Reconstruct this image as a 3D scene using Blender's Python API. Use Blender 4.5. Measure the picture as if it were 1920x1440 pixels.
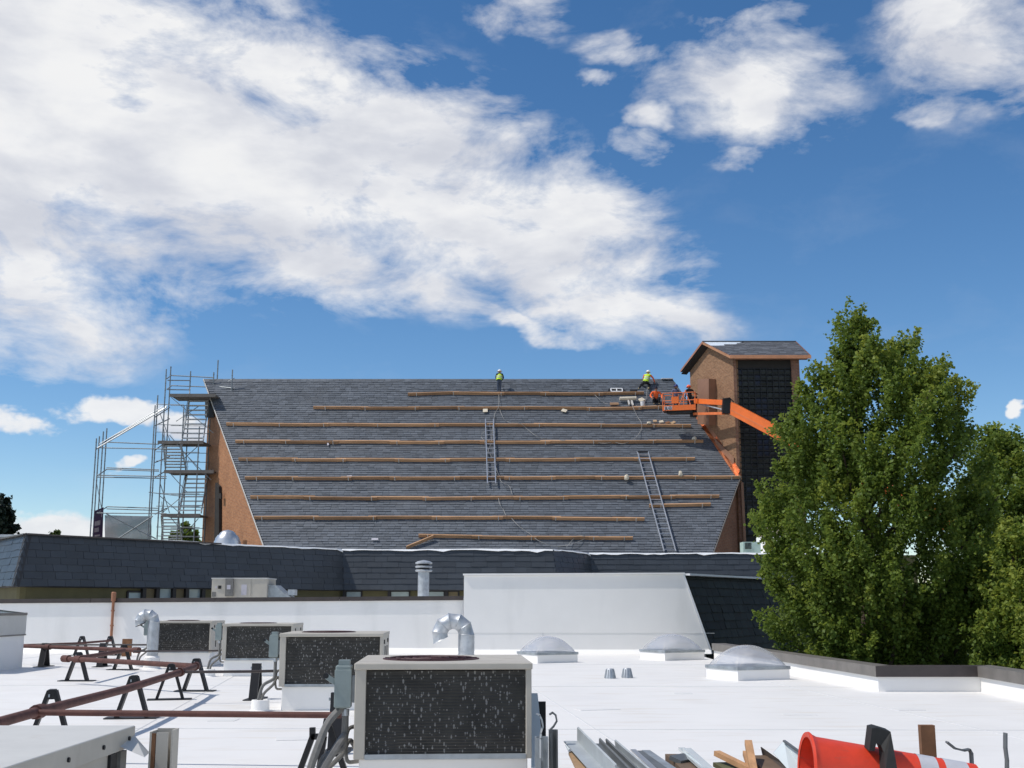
import bpy, math, random
import numpy as np
from mathutils import Vector, Matrix
R = math.radians
rng = random.Random(7)
nrng = np.random.default_rng(11)
scene = bpy.context.scene
for o in list(bpy.data.objects):
    bpy.data.objects.remove(o)
COL = scene.collection

# ---------------------------------------------------------------- camera
F = 2200.0                       # focal length in pixels of a 1920 px wide frame
PITCH = math.atan(411.0 / F)
CS, SN = math.cos(PITCH), math.sin(PITCH)
EYE = 1.5                        # eye height above the white flat roof (z = 0)
cam = bpy.data.cameras.new('camera')
cam.sensor_width = 36.0; cam.sensor_fit = 'HORIZONTAL'
cam.lens = 36.0 * F / 1920.0
cam.clip_start = 0.1; cam.clip_end = 6000
cam_o = bpy.data.objects.new('camera', cam); COL.objects.link(cam_o)
cam_o.location = (0, 0, EYE); cam_o.rotation_euler = (math.pi / 2 + PITCH, 0, 0)
scene.camera = cam_o

def ray(x, y):
    a = (x - 960) / F; b = (720 - y) / F
    return Vector((a, CS - SN * b, SN + CS * b))
def P(x, y, Y):                  # survey point: sight line met at distance Y
    d = ray(x, y); return Vector((0, 0, EYE)) + d * (Y / d.y)
def G(x, y, z=0.0):              # survey point: sight line met at height z
    d = ray(x, y); return Vector((0, 0, EYE)) + d * ((z - EYE) / d.z)
def azel(x, y):
    d = ray(x, y).normalized()
    return math.degrees(math.atan2(d.x, d.y)), math.degrees(math.asin(d.z))

# ---------------------------------------------------------------- sun and sky
SUN_EL, SUN_AZ = 56.0, -100.0     # azimuth from the view direction, negative = left
sv = Vector((math.cos(R(SUN_EL)) * math.sin(R(SUN_AZ)), math.cos(R(SUN_EL)) * math.cos(R(SUN_AZ)), math.sin(R(SUN_EL))))
sun = bpy.data.lights.new('sun', 'SUN'); sun.energy = 3.2; sun.angle = R(0.53); sun.color = (1.0, 0.955, 0.89)
sun_o = bpy.data.objects.new('sun', sun); COL.objects.link(sun_o)
sun_o.rotation_euler = (-sv).to_track_quat('-Z', 'Y').to_euler(); sun_o.location = (-30, 10, 60)

world = bpy.data.worlds.new('World'); scene.world = world; world.use_nodes = True
nt = world.node_tree; nt.nodes.clear()
def N(t, **kw):
    n = nt.nodes.new(t)
    for k, v in kw.items(): setattr(n, k, v)
    return n
def L(a, b): nt.links.new(a, b)
def wmath(op, a, b=None, clamp=False):
    n = N('ShaderNodeMath', operation=op, use_clamp=clamp)
    for i, q in enumerate((a, b)):
        if q is None: continue
        if isinstance(q, (int, float)): n.inputs[i].default_value = q
        else: L(q, n.inputs[i])
    return n.outputs[0]
def wrange(v, a, b, c=0.0, d=1.0, smooth=True):
    n = N('ShaderNodeMapRange', interpolation_type='SMOOTHSTEP' if smooth else 'LINEAR')
    L(v, n.inputs[0])
    for i, q in enumerate((a, b, c, d)): n.inputs[i + 1].default_value = q
    return n.outputs[0]
sky = N('ShaderNodeTexSky', sky_type='NISHITA'); sky.sun_disc = False
sky.sun_elevation = R(SUN_EL); sky.sun_rotation = R(SUN_AZ)
sky.altitude = 1600; sky.air_density = 1.0; sky.dust_density = 0.0; sky.ozone_density = 1.2
tc = N('ShaderNodeTexCoord'); dirv = tc.outputs['Generated']
sep = N('ShaderNodeSeparateXYZ'); L(dirv, sep.inputs[0])
az = wmath('MULTIPLY', wmath('ARCTAN2', sep.outputs[0], sep.outputs[1]), 57.29578)
el = wmath('MULTIPLY', wmath('ARCSINE', sep.outputs[2]), 57.29578)
comb = N('ShaderNodeCombineXYZ'); L(az, comb.inputs[0]); L(el, comb.inputs[1])
def wnoise(scale, detail, rough, sx=1.0, sz=2.0, off=0.0, dist=0.0):
    m = N('ShaderNodeMapping'); m.inputs['Scale'].default_value = (sx, sx, sz); m.inputs['Location'].default_value = (off, off * .7, -off)
    L(dirv, m.inputs['Vector'])
    n = N('ShaderNodeTexNoise'); n.inputs['Scale'].default_value = scale; n.inputs['Detail'].default_value = detail
    n.inputs['Roughness'].default_value = rough; n.inputs['Distortion'].default_value = dist
    L(m.outputs[0], n.inputs['Vector']); return n
# wander the cloud outlines
wn = wnoise(7.0, 5, 0.6, 1, 1.6, 3.1)
vs = N('ShaderNodeVectorMath', operation='SUBTRACT'); L(wn.outputs['Color'], vs.inputs[0]); vs.inputs[1].default_value = (.5, .5, .5)
vm = N('ShaderNodeVectorMath', operation='MULTIPLY'); L(vs.outputs[0], vm.inputs[0]); vm.inputs[1].default_value = (7.0, 4.5, 0)
va = N('ShaderNodeVectorMath', operation='ADD'); L(comb.outputs[0], va.inputs[0]); L(vm.outputs[0], va.inputs[1])
def blob(x, y, rx, ry, rot=0, k=1.0, inner=0.35):     # a cloud bank: place (photo px -> azimuth, elevation), radii in px
    a, e = azel(x, y)
    m = N('ShaderNodeMapping', vector_type='TEXTURE')
    m.inputs['Location'].default_value = (a, e, 0); m.inputs['Rotation'].default_value = (0, 0, R(rot))
    m.inputs['Scale'].default_value = (rx / 38.4, ry / 38.4, 1)
    L(va.outputs[0], m.inputs['Vector'])
    ln = N('ShaderNodeVectorMath', operation='LENGTH'); L(m.outputs[0], ln.inputs[0])
    return wrange(ln.outputs['Value'], 1.55, inner * .35, 0.0, k)
banks = [blob(80, 230, 430, 340, 0, 1.12), blob(430, 270, 420, 250, -14, 1.12), blob(780, 330, 370, 210, -22, 1.1),
         blob(1000, 430, 330, 155, -26, 1.05), blob(1120, 555, 250, 52, -13, .95), blob(1225, 585, 120, 20, -8, .85), blob(90, 560, 210, 150, 12, .78),
         blob(620, 480, 340, 80, -16, .9), blob(1000, 620, 150, 22, -10, .62), blob(-260, 300, 330, 420, 0, 1.0),
         blob(1205, 300, 70, 55, 10, .72), blob(1245, 232, 42, 40, 0, .8),
         blob(1405, 158, 210, 118, -4, .70), blob(1540, 150, 90, 45, 10, .45), blob(1815, 65, 165, 135, -15, .70), blob(1930, 140, 95, 75, 0, .64),
         blob(1760, 188, 80, 34, -6, .58), blob(1165, 85, 90, 30, -6, .52), blob(1130, 145, 45, 22, 0, .62), blob(985, 30, 110, 45, -8, .6),
         blob(1420, 20, 120, 36, 0, .58), blob(1405, 300, 75, 18, 6, .5), blob(2250, -40, 260, 210, 0, .8)]
low = [blob(215, 765, 110, 34, -4, .95, .5), blob(45, 785, 95, 26, 0, .92, .5), blob(330, 800, 90, 46, -8, .9, .5), blob(228, 873, 30, 17, 0, .95, .5),
       blob(95, 985, 190, 46, 2, .95, .5), blob(8, 893, 22, 11, 10, .85, .5), blob(1912, 757, 24, 14, 8, .95, .5), blob(-180, 940, 120, 40, 0, .9, .5),
       blob(2120, 900, 150, 40, 0, .9, .5)]
def smax(lst):
    o = lst[0]
    for b in lst[1:]:
        n = N('ShaderNodeMath', operation='SMOOTH_MAX'); n.inputs[2].default_value = 0.12
        L(o, n.inputs[0]); L(b, n.inputs[1]); o = n.outputs[0]
    return o
# beyond the frame the same broken fair-weather cloud goes on
far = wrange(wmath('ABSOLUTE', az), 30, 46)
hi = wrange(el, 32, 44)
outside = wmath('MAXIMUM', far, hi)
gen = wnoise(2.1, 3, .5, 1, 1.8, 9.0)
generic = wmath('MULTIPLY', wmath('MULTIPLY', wrange(gen.outputs['Fac'], .47, .66), outside), wrange(el, 1, 8))
bank = wmath('MAXIMUM', smax(banks), generic)
d1 = wnoise(9.0, 9, 0.62, 1, 2.0, 1.3, .35)
d2 = wnoise(30.0, 6, 0.6, 1, 2.2, 5.3, .2)
det = wmath('ADD', wmath('MULTIPLY', wmath('SUBTRACT', d1.outputs['Fac'], .5), 2.5), wmath('MULTIPLY', wmath('SUBTRACT', d2.outputs['Fac'], .5), .55))
dens = wmath('ADD', bank, det)
gate = wrange(bank, .02, .40)
alpha_hi = wmath('MULTIPLY', wrange(dens, .18, .88, smooth=False), gate)
lowb = smax(low)
dl = wnoise(26.0, 7, 0.6, 1, 1.6, 7.7)
densl = wmath('ADD', lowb, wmath('MULTIPLY', wmath('SUBTRACT', dl.outputs['Fac'], .5), 1.5))
alpha_lo = wmath('MULTIPLY', wmath('MULTIPLY', wrange(densl, .42, .82), wrange(lowb, .1, .4)), .93)
alpha = wmath('MINIMUM', wmath('MAXIMUM', alpha_hi, alpha_lo), .97)
# soft modelling inside the cloud
s1 = wnoise(5.2, 5, .55, 1, 2.6, 12.4, .3); s2 = wnoise(14.0, 5, .55, 1, 2.4, 2.2)
shade = wmath('ADD', wmath('MULTIPLY', s1.outputs['Fac'], .65), wmath('MULTIPLY', s2.outputs['Fac'], .35))
thick = wrange(dens, .6, 1.5)
lum = wmath('ADD', wrange(shade, .36, .60, .80, 1.0), wmath('MULTIPLY', thick, -.02))
ccol = N('ShaderNodeMix', data_type='RGBA'); L(wrange(shade, .36, .62), ccol.inputs[0])
ccol.inputs[6].default_value = (.88, .91, 1.0, 1); ccol.inputs[7].default_value = (1.0, 1.0, 1.0, 1)
bg1 = N('ShaderNodeBackground'); bg1.inputs[1].default_value = 0.114
hs = N('ShaderNodeHueSaturation'); hs.inputs['Saturation'].default_value = 1.26; L(sky.outputs[0], hs.inputs['Color']); L(hs.outputs[0], bg1.inputs[0])
bg2 = N('ShaderNodeBackground'); L(ccol.outputs[2], bg2.inputs[0]); L(wmath('MULTIPLY', lum, .84), bg2.inputs[1])
mixs = N('ShaderNodeMixShader'); L(alpha, mixs.inputs[0]); L(bg1.outputs[0], mixs.inputs[1]); L(bg2.outputs[0], mixs.inputs[2])
outw = N('ShaderNodeOutputWorld'); L(mixs.outputs[0], outw.inputs[0])
world.cycles.sampling_method = 'MANUAL'; world.cycles.sample_map_resolution = 1024

# ---------------------------------------------------------------- exposure
vw = scene.view_settings
vw.view_transform = 'Standard'; vw.look = 'None'; vw.exposure = 0.13; vw.gamma = 1.0; vw.use_curve_mapping = False
scene.cycles.max_bounces = 6; scene.cycles.transparent_max_bounces = 12

# ---------------------------------------------------------------- helpers
ORG = {}
class MB:
    def __init__(s): s.v = []; s.f = []
    def add(s, vs, fs):
        k = len(s.v); s.v += [Vector(p) for p in vs]; s.f += [tuple(i + k for i in f) for f in fs]; return s
    def hexa(s, b, t):            # bottom quad, top quad (same winding, counter-clockwise from above)
        return s.add(list(b) + list(t), [(3, 2, 1, 0), (4, 5, 6, 7), (0, 1, 5, 4), (1, 2, 6, 5), (2, 3, 7, 6), (3, 0, 4, 7)])
    def box(s, c, d, rz=0.0):
        c = Vector(c); x, y, z = d[0] / 2, d[1] / 2, d[2] / 2; m = Matrix.Rotation(rz, 3, 'Z')
        q = [(-x, -y), (x, -y), (x, y), (-x, y)]
        return s.hexa([c + m @ Vector((a, b, -z)) for a, b in q], [c + m @ Vector((a, b, z)) for a, b in q])
    def span(s, lo, hi):
        return s.box([(a + b) / 2 for a, b in zip(lo, hi)], [abs(b - a) for a, b in zip(lo, hi)])
    def bar(s, a, b, w, h=None, up=(0, 0, 1)):   # oriented box a->b, w across, h along 'up'
        a, b = Vector(a), Vector(b); h = w if h is None else h
        d = (b - a).normalized(); up = Vector(up)
        if abs(d.dot(up)) > .98: up = Vector((0, 1, 0))
        x = d.cross(up).normalized(); u = x.cross(d).normalized()
        def ring(p): return [p - x * w / 2 - u * h / 2, p + x * w / 2 - u * h / 2, p + x * w / 2 + u * h / 2, p - x * w / 2 + u * h / 2]
        return s.add(ring(a) + ring(b), [(0, 1, 2, 3), (7, 6, 5, 4), (0, 4, 5, 1), (1, 5, 6, 2), (2, 6, 7, 3), (3, 7, 4, 0)])
    def tube(s, pts, r, n=8, caps=True):
        pts = [Vector(p) for p in pts]; m = len(pts)
        rs = r if isinstance(r, (list, tuple)) else [r] * m
        base = len(s.v); prev = None
        for i, p in enumerate(pts):
            d = (pts[min(i + 1, m - 1)] - pts[max(i - 1, 0)]).normalized()
            ref = prev if prev is not None else (Vector((0, 0, 1)) if abs(d.z) < .9 else Vector((1, 0, 0)))
            x = d.cross(ref); x = x.normalized() if x.length > 1e-6 else d.orthogonal().normalized()
            u = x.cross(d).normalized(); prev = u
            for k in range(n):
                t = 2 * math.pi * k / n
                s.v.append(p + (x * math.cos(t) + u * math.sin(t)) * rs[i])
        for i in range(m - 1):
            for k in range(n):
                a = base + i * n + k; b = base + i * n + (k + 1) % n
                s.f.append((a, b, b + n, a + n))
        if caps:
            s.f.append(tuple(base + k for k in range(n))[::-1]); s.f.append(tuple(base + (m - 1) * n + k for k in range(n)))
        return s
    def prism(s, poly, vec):
        poly = [Vector(p) for p in poly]; vec = Vector(vec); n = len(poly)
        return s.add(poly + [p + vec for p in poly], [tuple(range(n)), tuple(range(2 * n - 1, n - 1, -1))] + [((i + 1) % n, i, i + n, (i + 1) % n + n) for i in range(n)])
    def lathe(s, prof, c, n=16, M=None, cap=True):
        c = Vector(c); M = M or Matrix.Identity(3); base = len(s.v)
        for r_, z_ in prof:
            for k in range(n):
                t = 2 * math.pi * k / n; s.v.append(c + M @ Vector((r_ * math.cos(t), r_ * math.sin(t), z_)))
        for i in range(len(prof) - 1):
            for k in range(n):
                a = base + i * n + k; b = base + i * n + (k + 1) % n
                s.f.append((a, b, b + n, a + n))
        if cap:
            s.f.append(tuple(base + k for k in range(n))[::-1]); s.f.append(tuple(base + (len(prof) - 1) * n + k for k in range(n)))
        return s
    def build(s, name, m, parent=None, smooth=False, org=None, bevel=0.0, attr=None):
        o_ = Vector(org) if org is not None else (ORG[parent.name] if parent is not None else Vector((0, 0, 0)))
        me = bpy.data.meshes.new(name)
        me.from_pydata([tuple(p - o_) for p in s.v], [], s.f)
        me.materials.append(m)
        if smooth: me.polygons.foreach_set('use_smooth', [True] * len(me.polygons))
        if attr is not None:
            at = me.attributes.new('tone', 'FLOAT', 'FACE'); at.data.foreach_set('value', attr)
        me.update()
        o = bpy.data.objects.new(name, me); COL.objects.link(o)
        if parent is not None: o.parent = parent
        else: o.location = o_
        ORG[o.name] = o_
        if bevel:
            b = o.modifiers.new('bevel', 'BEVEL'); b.width = bevel; b.segments = 2; b.limit_method = 'ANGLE'
        if smooth:
            try:
                e = o.modifiers.new('split', 'EDGE_SPLIT'); e.split_angle = R(38)
            except Exception: pass
        return o
def thing(name, label, cat, loc, group=None):
    o = bpy.data.objects.new(name, None); COL.objects.link(o); o.location = loc; o.empty_display_size = .2
    ORG[o.name] = Vector(loc); return tag(o, label, cat, group)
def tag(o, label, cat, group=None):
    o['label'] = label; o['category'] = cat
    if group: o['group'] = group
    return o
def struct(o, kind='structure'):
    o['kind'] = kind; return o
ORD = ['first', 'second', 'third', 'fourth', 'fifth', 'sixth', 'seventh', 'eighth', 'ninth', 'tenth', 'eleventh', 'twelfth', 'thirteenth', 'fourteenth']

# ---------------------------------------------------------------- materials
MATS = {}
def mat(name, col, rough=.7, metal=0.0, var=.18, scale=2.0, bump=0.0, bscale=40.0, col2=None, spec=.4, tone=0.0, stretch=(1, 1, 1), detail=5):
    m = bpy.data.materials.new(name); m.use_nodes = True; t = m.node_tree; b = t.nodes['Principled BSDF']
    b.inputs['Roughness'].default_value = rough; b.inputs['Metallic'].default_value = metal; b.inputs['Specular IOR Level'].default_value = spec
    geo = t.nodes.new('ShaderNodeNewGeometry'); mp = t.nodes.new('ShaderNodeMapping'); mp.inputs['Scale'].default_value = stretch
    t.links.new(geo.outputs['Position'], mp.inputs['Vector'])
    nz = t.nodes.new('ShaderNodeTexNoise'); nz.inputs['Scale'].default_value = scale; nz.inputs['Detail'].default_value = detail; nz.inputs['Roughness'].default_value = .62
    t.links.new(mp.outputs[0], nz.inputs['Vector'])
    mr = t.nodes.new('ShaderNodeMapRange'); mr.inputs[1].default_value = .28; mr.inputs[2].default_value = .72
    t.links.new(nz.outputs['Fac'], mr.inputs[0])
    mx = t.nodes.new('ShaderNodeMix'); mx.data_type = 'RGBA'
    c2 = col2 or tuple(c * (1 - var) for c in col); c1 = col if col2 else tuple(min(1, c * (1 + var)) for c in col)
    mx.inputs[6].default_value = (*c2, 1); mx.inputs[7].default_value = (*c1, 1)
    t.links.new(mr.outputs[0], mx.inputs[0]); out = mx.outputs[2]
    if tone:
        at = t.nodes.new('ShaderNodeAttribute'); at.attribute_name = 'tone'
        m2 = t.nodes.new('ShaderNodeMapRange'); m2.inputs[3].default_value = 1 - tone; m2.inputs[4].default_value = 1 + tone
        t.links.new(at.outputs['Fac'], m2.inputs[0])
        mm = t.nodes.new('ShaderNodeVectorMath'); mm.operation = 'SCALE'; t.links.new(out, mm.inputs[0]); t.links.new(m2.outputs[0], mm.inputs['Scale']); out = mm.outputs[0]
    t.links.new(out, b.inputs['Base Color'])
    if bump:
        n2 = t.nodes.new('ShaderNodeTexNoise'); n2.inputs['Scale'].default_value = bscale; n2.inputs['Detail'].default_value = 4
        t.links.new(geo.outputs['Position'], n2.inputs['Vector'])
        bp = t.nodes.new('ShaderNodeBump'); bp.inputs['Strength'].default_value = bump; bp.inputs['Distance'].default_value = .02
        t.links.new(n2.outputs['Fac'], bp.inputs['Height']); t.links.new(bp.outputs[0], b.inputs['Normal'])
    MATS[name] = m; return m
def nodes(m): return m.node_tree.nodes, m.node_tree.links, m.node_tree.nodes['Principled BSDF']
def base_out(m):
    b = m.node_tree.nodes['Principled BSDF']; return b.inputs['Base Color'].links[0].from_socket
def overlay(m, col, fac_fn):     # mix a second colour over the base by a factor socket
    n, l, b = nodes(m); src = base_out(m); mx = n.new('ShaderNodeMix'); mx.data_type = 'RGBA'
    l.new(src, mx.inputs[6]); mx.inputs[7].default_value = (*col, 1); l.new(fac_fn(n, l), mx.inputs[0]); l.new(mx.outputs[2], b.inputs['Base Color'])
def nfac(scale, lo, hi, stretch=(1, 1, 1), detail=6, off=0.0, amt=1.0, kind='noise'):
    def f(n, l):
        g = n.new('ShaderNodeNewGeometry'); mp = n.new('ShaderNodeMapping'); mp.inputs['Scale'].default_value = stretch; mp.inputs['Location'].default_value = (off, off, off)
        l.new(g.outputs['Position'], mp.inputs[0]); t = n.new('ShaderNodeTexNoise'); t.inputs['Scale'].default_value = scale; t.inputs['Detail'].default_value = detail
        l.new(mp.outputs[0], t.inputs['Vector']); r = n.new('ShaderNodeMapRange'); r.inputs[1].default_value = lo; r.inputs[2].default_value = hi; r.inputs[4].default_value = amt
        l.new(t.outputs['Fac'], r.inputs[0]); return r.outputs[0]
    return f
M_white = mat('white_membrane', (.785, .765, .735), .55, var=.035, scale=.9, bump=.12, bscale=6)
overlay(M_white, (.66, .60, .52), nfac(1.1, .55, .80, (.8, 3.4, 1), amt=.8))
overlay(M_white, (.60, .60, .61), nfac(.35, .55, .80, (1, .6, 1), off=5, amt=.30))
M_wall = mat('white_wall_membrane', (.89, .87, .84), .5, var=.03, scale=.8, bump=.1, bscale=4)
overlay(M_wall, (.62, .61, .58), nfac(1.1, .57, .82, (1, 1, .25), amt=.45))
M_patch = mat('membrane_patch', (.74, .725, .70), .6, var=.05)
M_seam = mat('membrane_seam', (.66, .66, .65), .6, var=.06)
M_coping = mat('brown_coping', (.055, .043, .04), .45, var=.25, scale=3, spec=.5)
M_coping2 = mat('lit_coping_and_trim', (.16, .145, .13), .45, var=.2, scale=3, spec=.5)  # sunlit tone of the parapet coping; also the plain colour of trims
M_slate = mat('church_slate', (.106, .119, .138), .58, var=.10, scale=.6, tone=.19, spec=.45)
overlay(M_slate, (.13, .14, .15), nfac(.22, .56, .78, (1, 1, .5), amt=.3))
M_slate2 = mat('mansard_slate', (.036, .043, .052), .46, var=.12, scale=1.0, tone=.13, spec=.5)
M_slate3 = mat('black_shingle', (.018, .022, .019), .75, var=.2, scale=4, tone=.3, spec=.3)
M_slate4 = mat('tower_slate', (.125, .130, .142), .6, var=.14, scale=1.0, tone=.25)
M_under = mat('roof_deck', (.035, .036, .04), .8)
def brick(name, ang, c1, c2, mortar, stain=None):
    m = mat(name, c1, .85, var=.1); n, l, b = nodes(m)
    g = n.new('ShaderNodeNewGeometry'); mp = n.new('ShaderNodeMapping'); mp.inputs['Rotation'].default_value = (0, 0, -ang); l.new(g.outputs['Position'], mp.inputs[0])
    sp = n.new('ShaderNodeSeparateXYZ'); l.new(mp.outputs[0], sp.inputs[0]); cb = n.new('ShaderNodeCombineXYZ'); l.new(sp.outputs[0], cb.inputs[0]); l.new(sp.outputs[2], cb.inputs[1])
    bt = n.new('ShaderNodeTexBrick'); l.new(cb.outputs[0], bt.inputs['Vector'])
    bt.inputs['Scale'].default_value = 1.0; bt.inputs['Brick Width'].default_value = .26; bt.inputs['Row Height'].default_value = .092
    bt.inputs['Mortar Size'].default_value = .010; bt.inputs['Mortar Smooth'].default_value = .3; bt.inputs['Bias'].default_value = -.1
    bt.inputs['Color1'].default_value = (*c1, 1); bt.inputs['Color2'].default_value = (*c2, 1); bt.inputs['Mortar'].default_value = (*mortar, 1)
    nz = n.new('ShaderNodeTexNoise'); nz.inputs['Scale'].default_value = .7; nz.inputs['Detail'].default_value = 6; l.new(g.outputs['Position'], nz.inputs['Vector'])
    r = n.new('ShaderNodeMapRange'); r.inputs[1].default_value = .3; r.inputs[2].default_value = .7; r.inputs[3].default_value = .72; r.inputs[4].default_value = 1.26
    nz2 = n.new('ShaderNodeTexNoise'); nz2.inputs['Scale'].default_value = 7.0; nz2.inputs['Detail'].default_value = 3; l.new(cb.outputs[0], nz2.inputs['Vector'])
    av = n.new('ShaderNodeMix'); av.inputs[0].default_value = .6; l.new(nz.outputs['Fac'], av.inputs[2]); l.new(nz2.outputs['Fac'], av.inputs[3]); l.new(av.outputs[0], r.inputs[0])
    mm = n.new('ShaderNodeVectorMath'); mm.operation = 'SCALE'; l.new(bt.outputs['Color'], mm.inputs[0]); l.new(r.outputs[0], mm.inputs['Scale']); l.new(mm.outputs[0], b.inputs['Base Color'])
    bp = n.new('ShaderNodeBump'); bp.inputs['Strength'].default_value = .5; bp.inputs['Distance'].default_value = .01; l.new(bt.outputs['Fac'], bp.inputs['Height']); bp.invert = True; l.new(bp.outputs[0], b.inputs['Normal'])
    return m
M_copper = mat('new_copper', (.78, .33, .17), .34, 0.85, var=.2, scale=1.5)
M_copper_old = mat('brown_copper', (.30, .165, .105), .55, .15, var=.15, scale=1.2)
M_copper_pipe = mat('copper_pipe', (.36, .17, .10), .5, .4, var=.25, scale=4)
M_trim = mat('pale_trim', (.52, .50, .47), .6)
M_dark = mat('black_metal', (.012, .012, .014), .5)
M_soffit = mat('dark_soffit', (.03, .027, .025), .8)
M_glassblk = mat('dark_glass_pane', (.014, .016, .016), .35, var=.5, scale=1.6, spec=.4, tone=.6)
M_bluepane = mat('blue_glass_pane', (.014, .020, .042), .35, var=.5, scale=1.6, spec=.4)
M_galv = mat('galvanised_steel', (.50, .52, .54), .5, .6, var=.22, scale=6)
M_galv_dull = mat('dull_galvanised', (.36, .39, .41), .5, .5, var=.25, scale=5)
M_alu = mat('aluminium', (.60, .61, .62), .35, .8, var=.12)
M_scaf = mat('scaffold_tube', (.22, .245, .26), .5, .4, var=.2)
M_scaf_alu = mat('scaffold_stair_alloy', (.50, .52, .53), .45, .4, var=.12)
M_plank = mat('timber_plank', (.40, .235, .13), .8, var=.3, scale=1.4, tone=.28, stretch=(.5, 3, 3))
M_deck = mat('scaffold_board', (.17, .155, .14), .8, var=.2)
M_orange = mat('orange_paint', (.85, .17, .025), .42, var=.12, scale=2, spec=.5)
M_orange_pale = mat('faded_orange_paint', (.74, .19, .06), .5, var=.15, scale=2)
M_rust = mat('rusty_pipe', (.105, .043, .034), .75, var=.35, scale=7, bump=.2, bscale=60)
M_rust2 = mat('brown_plate', (.20, .095, .045), .75, var=.3, scale=8)
M_beige = mat('beige_cabinet', (.47, .435, .375), .5, var=.10, scale=2.2)
overlay(M_beige, (.30, .25, .20), nfac(3.5, .60, .80, (1, 1, .4), amt=.5))
M_beige2 = mat('lit_cabinet_top_and_frame', (.56, .55, .52), .5, var=.08, scale=2.0)  # sunlit look of the cabinet tops put into the colour; also pale frames
overlay(M_beige2, (.40, .33, .27), nfac(3.0, .62, .80, (1, 1, 1), amt=.5))
M_greybox = mat('grey_green_box', (.24, .285, .28), .5, var=.12, scale=6)
M_cond = mat('flexible_conduit', (.17, .165, .155), .6, var=.2, scale=20)
M_olive = mat('olive_wall', (.115, .10, .045), .8, var=.2, scale=1.2)
M_winglass = mat('pale_window', (.30, .36, .36), .12, var=.25, scale=1.0, spec=.6)
M_post = mat('window_post', (.020, .017, .016), .6)
M_ochre = mat('ochre_panel', (.16, .125, .065), .7)
M_rope = mat('grey_rope', (.34, .33, .31), .9)
M_paper = mat('paper_scrap', (.62, .55, .43), .8)
M_card = mat('cardboard_scrap', (.45, .32, .20), .85)
M_wood = mat('cut_timber', (.50, .28, .14), .75, var=.25, scale=5, stretch=(4, .7, 4))
M_wood_dk = mat('weathered_timber', (.15, .10, .065), .8, var=.3, scale=5)
M_cone = mat('cone_plastic', (.74, .060, .024), .48, var=.14, scale=6, spec=.5)
overlay(M_cone, (.42, .10, .07), nfac(9, .60, .74, (1, 3, 3), amt=.55))
M_reflect = mat('reflective_band', (.52, .52, .55), .35, var=.08, scale=10)
M_ground = mat('ground', (.10, .105, .075), .95, var=.4, scale=.3)
M_bark = mat('bark', (.085, .062, .045), .9, var=.35, scale=9, stretch=(3, 3, .5))
M_under_wht = mat('white_underlayment', (.62, .68, .74), .5, var=.15, scale=2)
M_membrane_edge = mat('loose_membrane', (.78, .79, .80), .5, var=.06)
def leaf_mat(name, col, yell, trans=.35):
    m = bpy.data.materials.new(name); m.use_nodes = True; t = m.node_tree; t.nodes.clear()
    at = t.nodes.new('ShaderNodeAttribute'); at.attribute_name = 'tone'
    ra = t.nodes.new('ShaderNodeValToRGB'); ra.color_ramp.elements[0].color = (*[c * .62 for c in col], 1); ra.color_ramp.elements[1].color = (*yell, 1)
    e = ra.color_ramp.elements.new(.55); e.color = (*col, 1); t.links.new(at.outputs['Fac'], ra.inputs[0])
    d = t.nodes.new('ShaderNodeBsdfPrincipled'); d.inputs['Roughness'].default_value = .55; d.inputs['Specular IOR Level'].default_value = .3; t.links.new(ra.outputs[0], d.inputs['Base Color'])
    tr = t.nodes.new('ShaderNodeBsdfTranslucent'); hv = t.nodes.new('ShaderNodeHueSaturation'); hv.inputs['Value'].default_value = 1.25; hv.inputs['Hue'].default_value = .485
    t.links.new(ra.outputs[0], hv.inputs['Color']); t.links.new(hv.outputs[0], tr.inputs[0])
    mx = t.nodes.new('ShaderNodeMixShader'); mx.inputs[0].default_value = trans; t.links.new(d.outputs[0], mx.inputs[1]); t.links.new(tr.outputs[0], mx.inputs[2])
    o = t.nodes.new('ShaderNodeOutputMaterial'); t.links.new(mx.outputs[0], o.inputs[0]); MATS[name] = m; return m
M_leaf = leaf_mat('maple_leaf', (.145, .215, .034), (.29, .335, .055), .46)
M_leaf2 = leaf_mat('dusky_leaf', (.12, .155, .03), (.25, .23, .04), .42)
M_leaf3 = leaf_mat('dark_needle', (.020, .034, .020), (.04, .055, .03), .1)
M_leaf4 = leaf_mat('bright_leaf', (.075, .12, .03), (.15, .18, .05))
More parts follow.
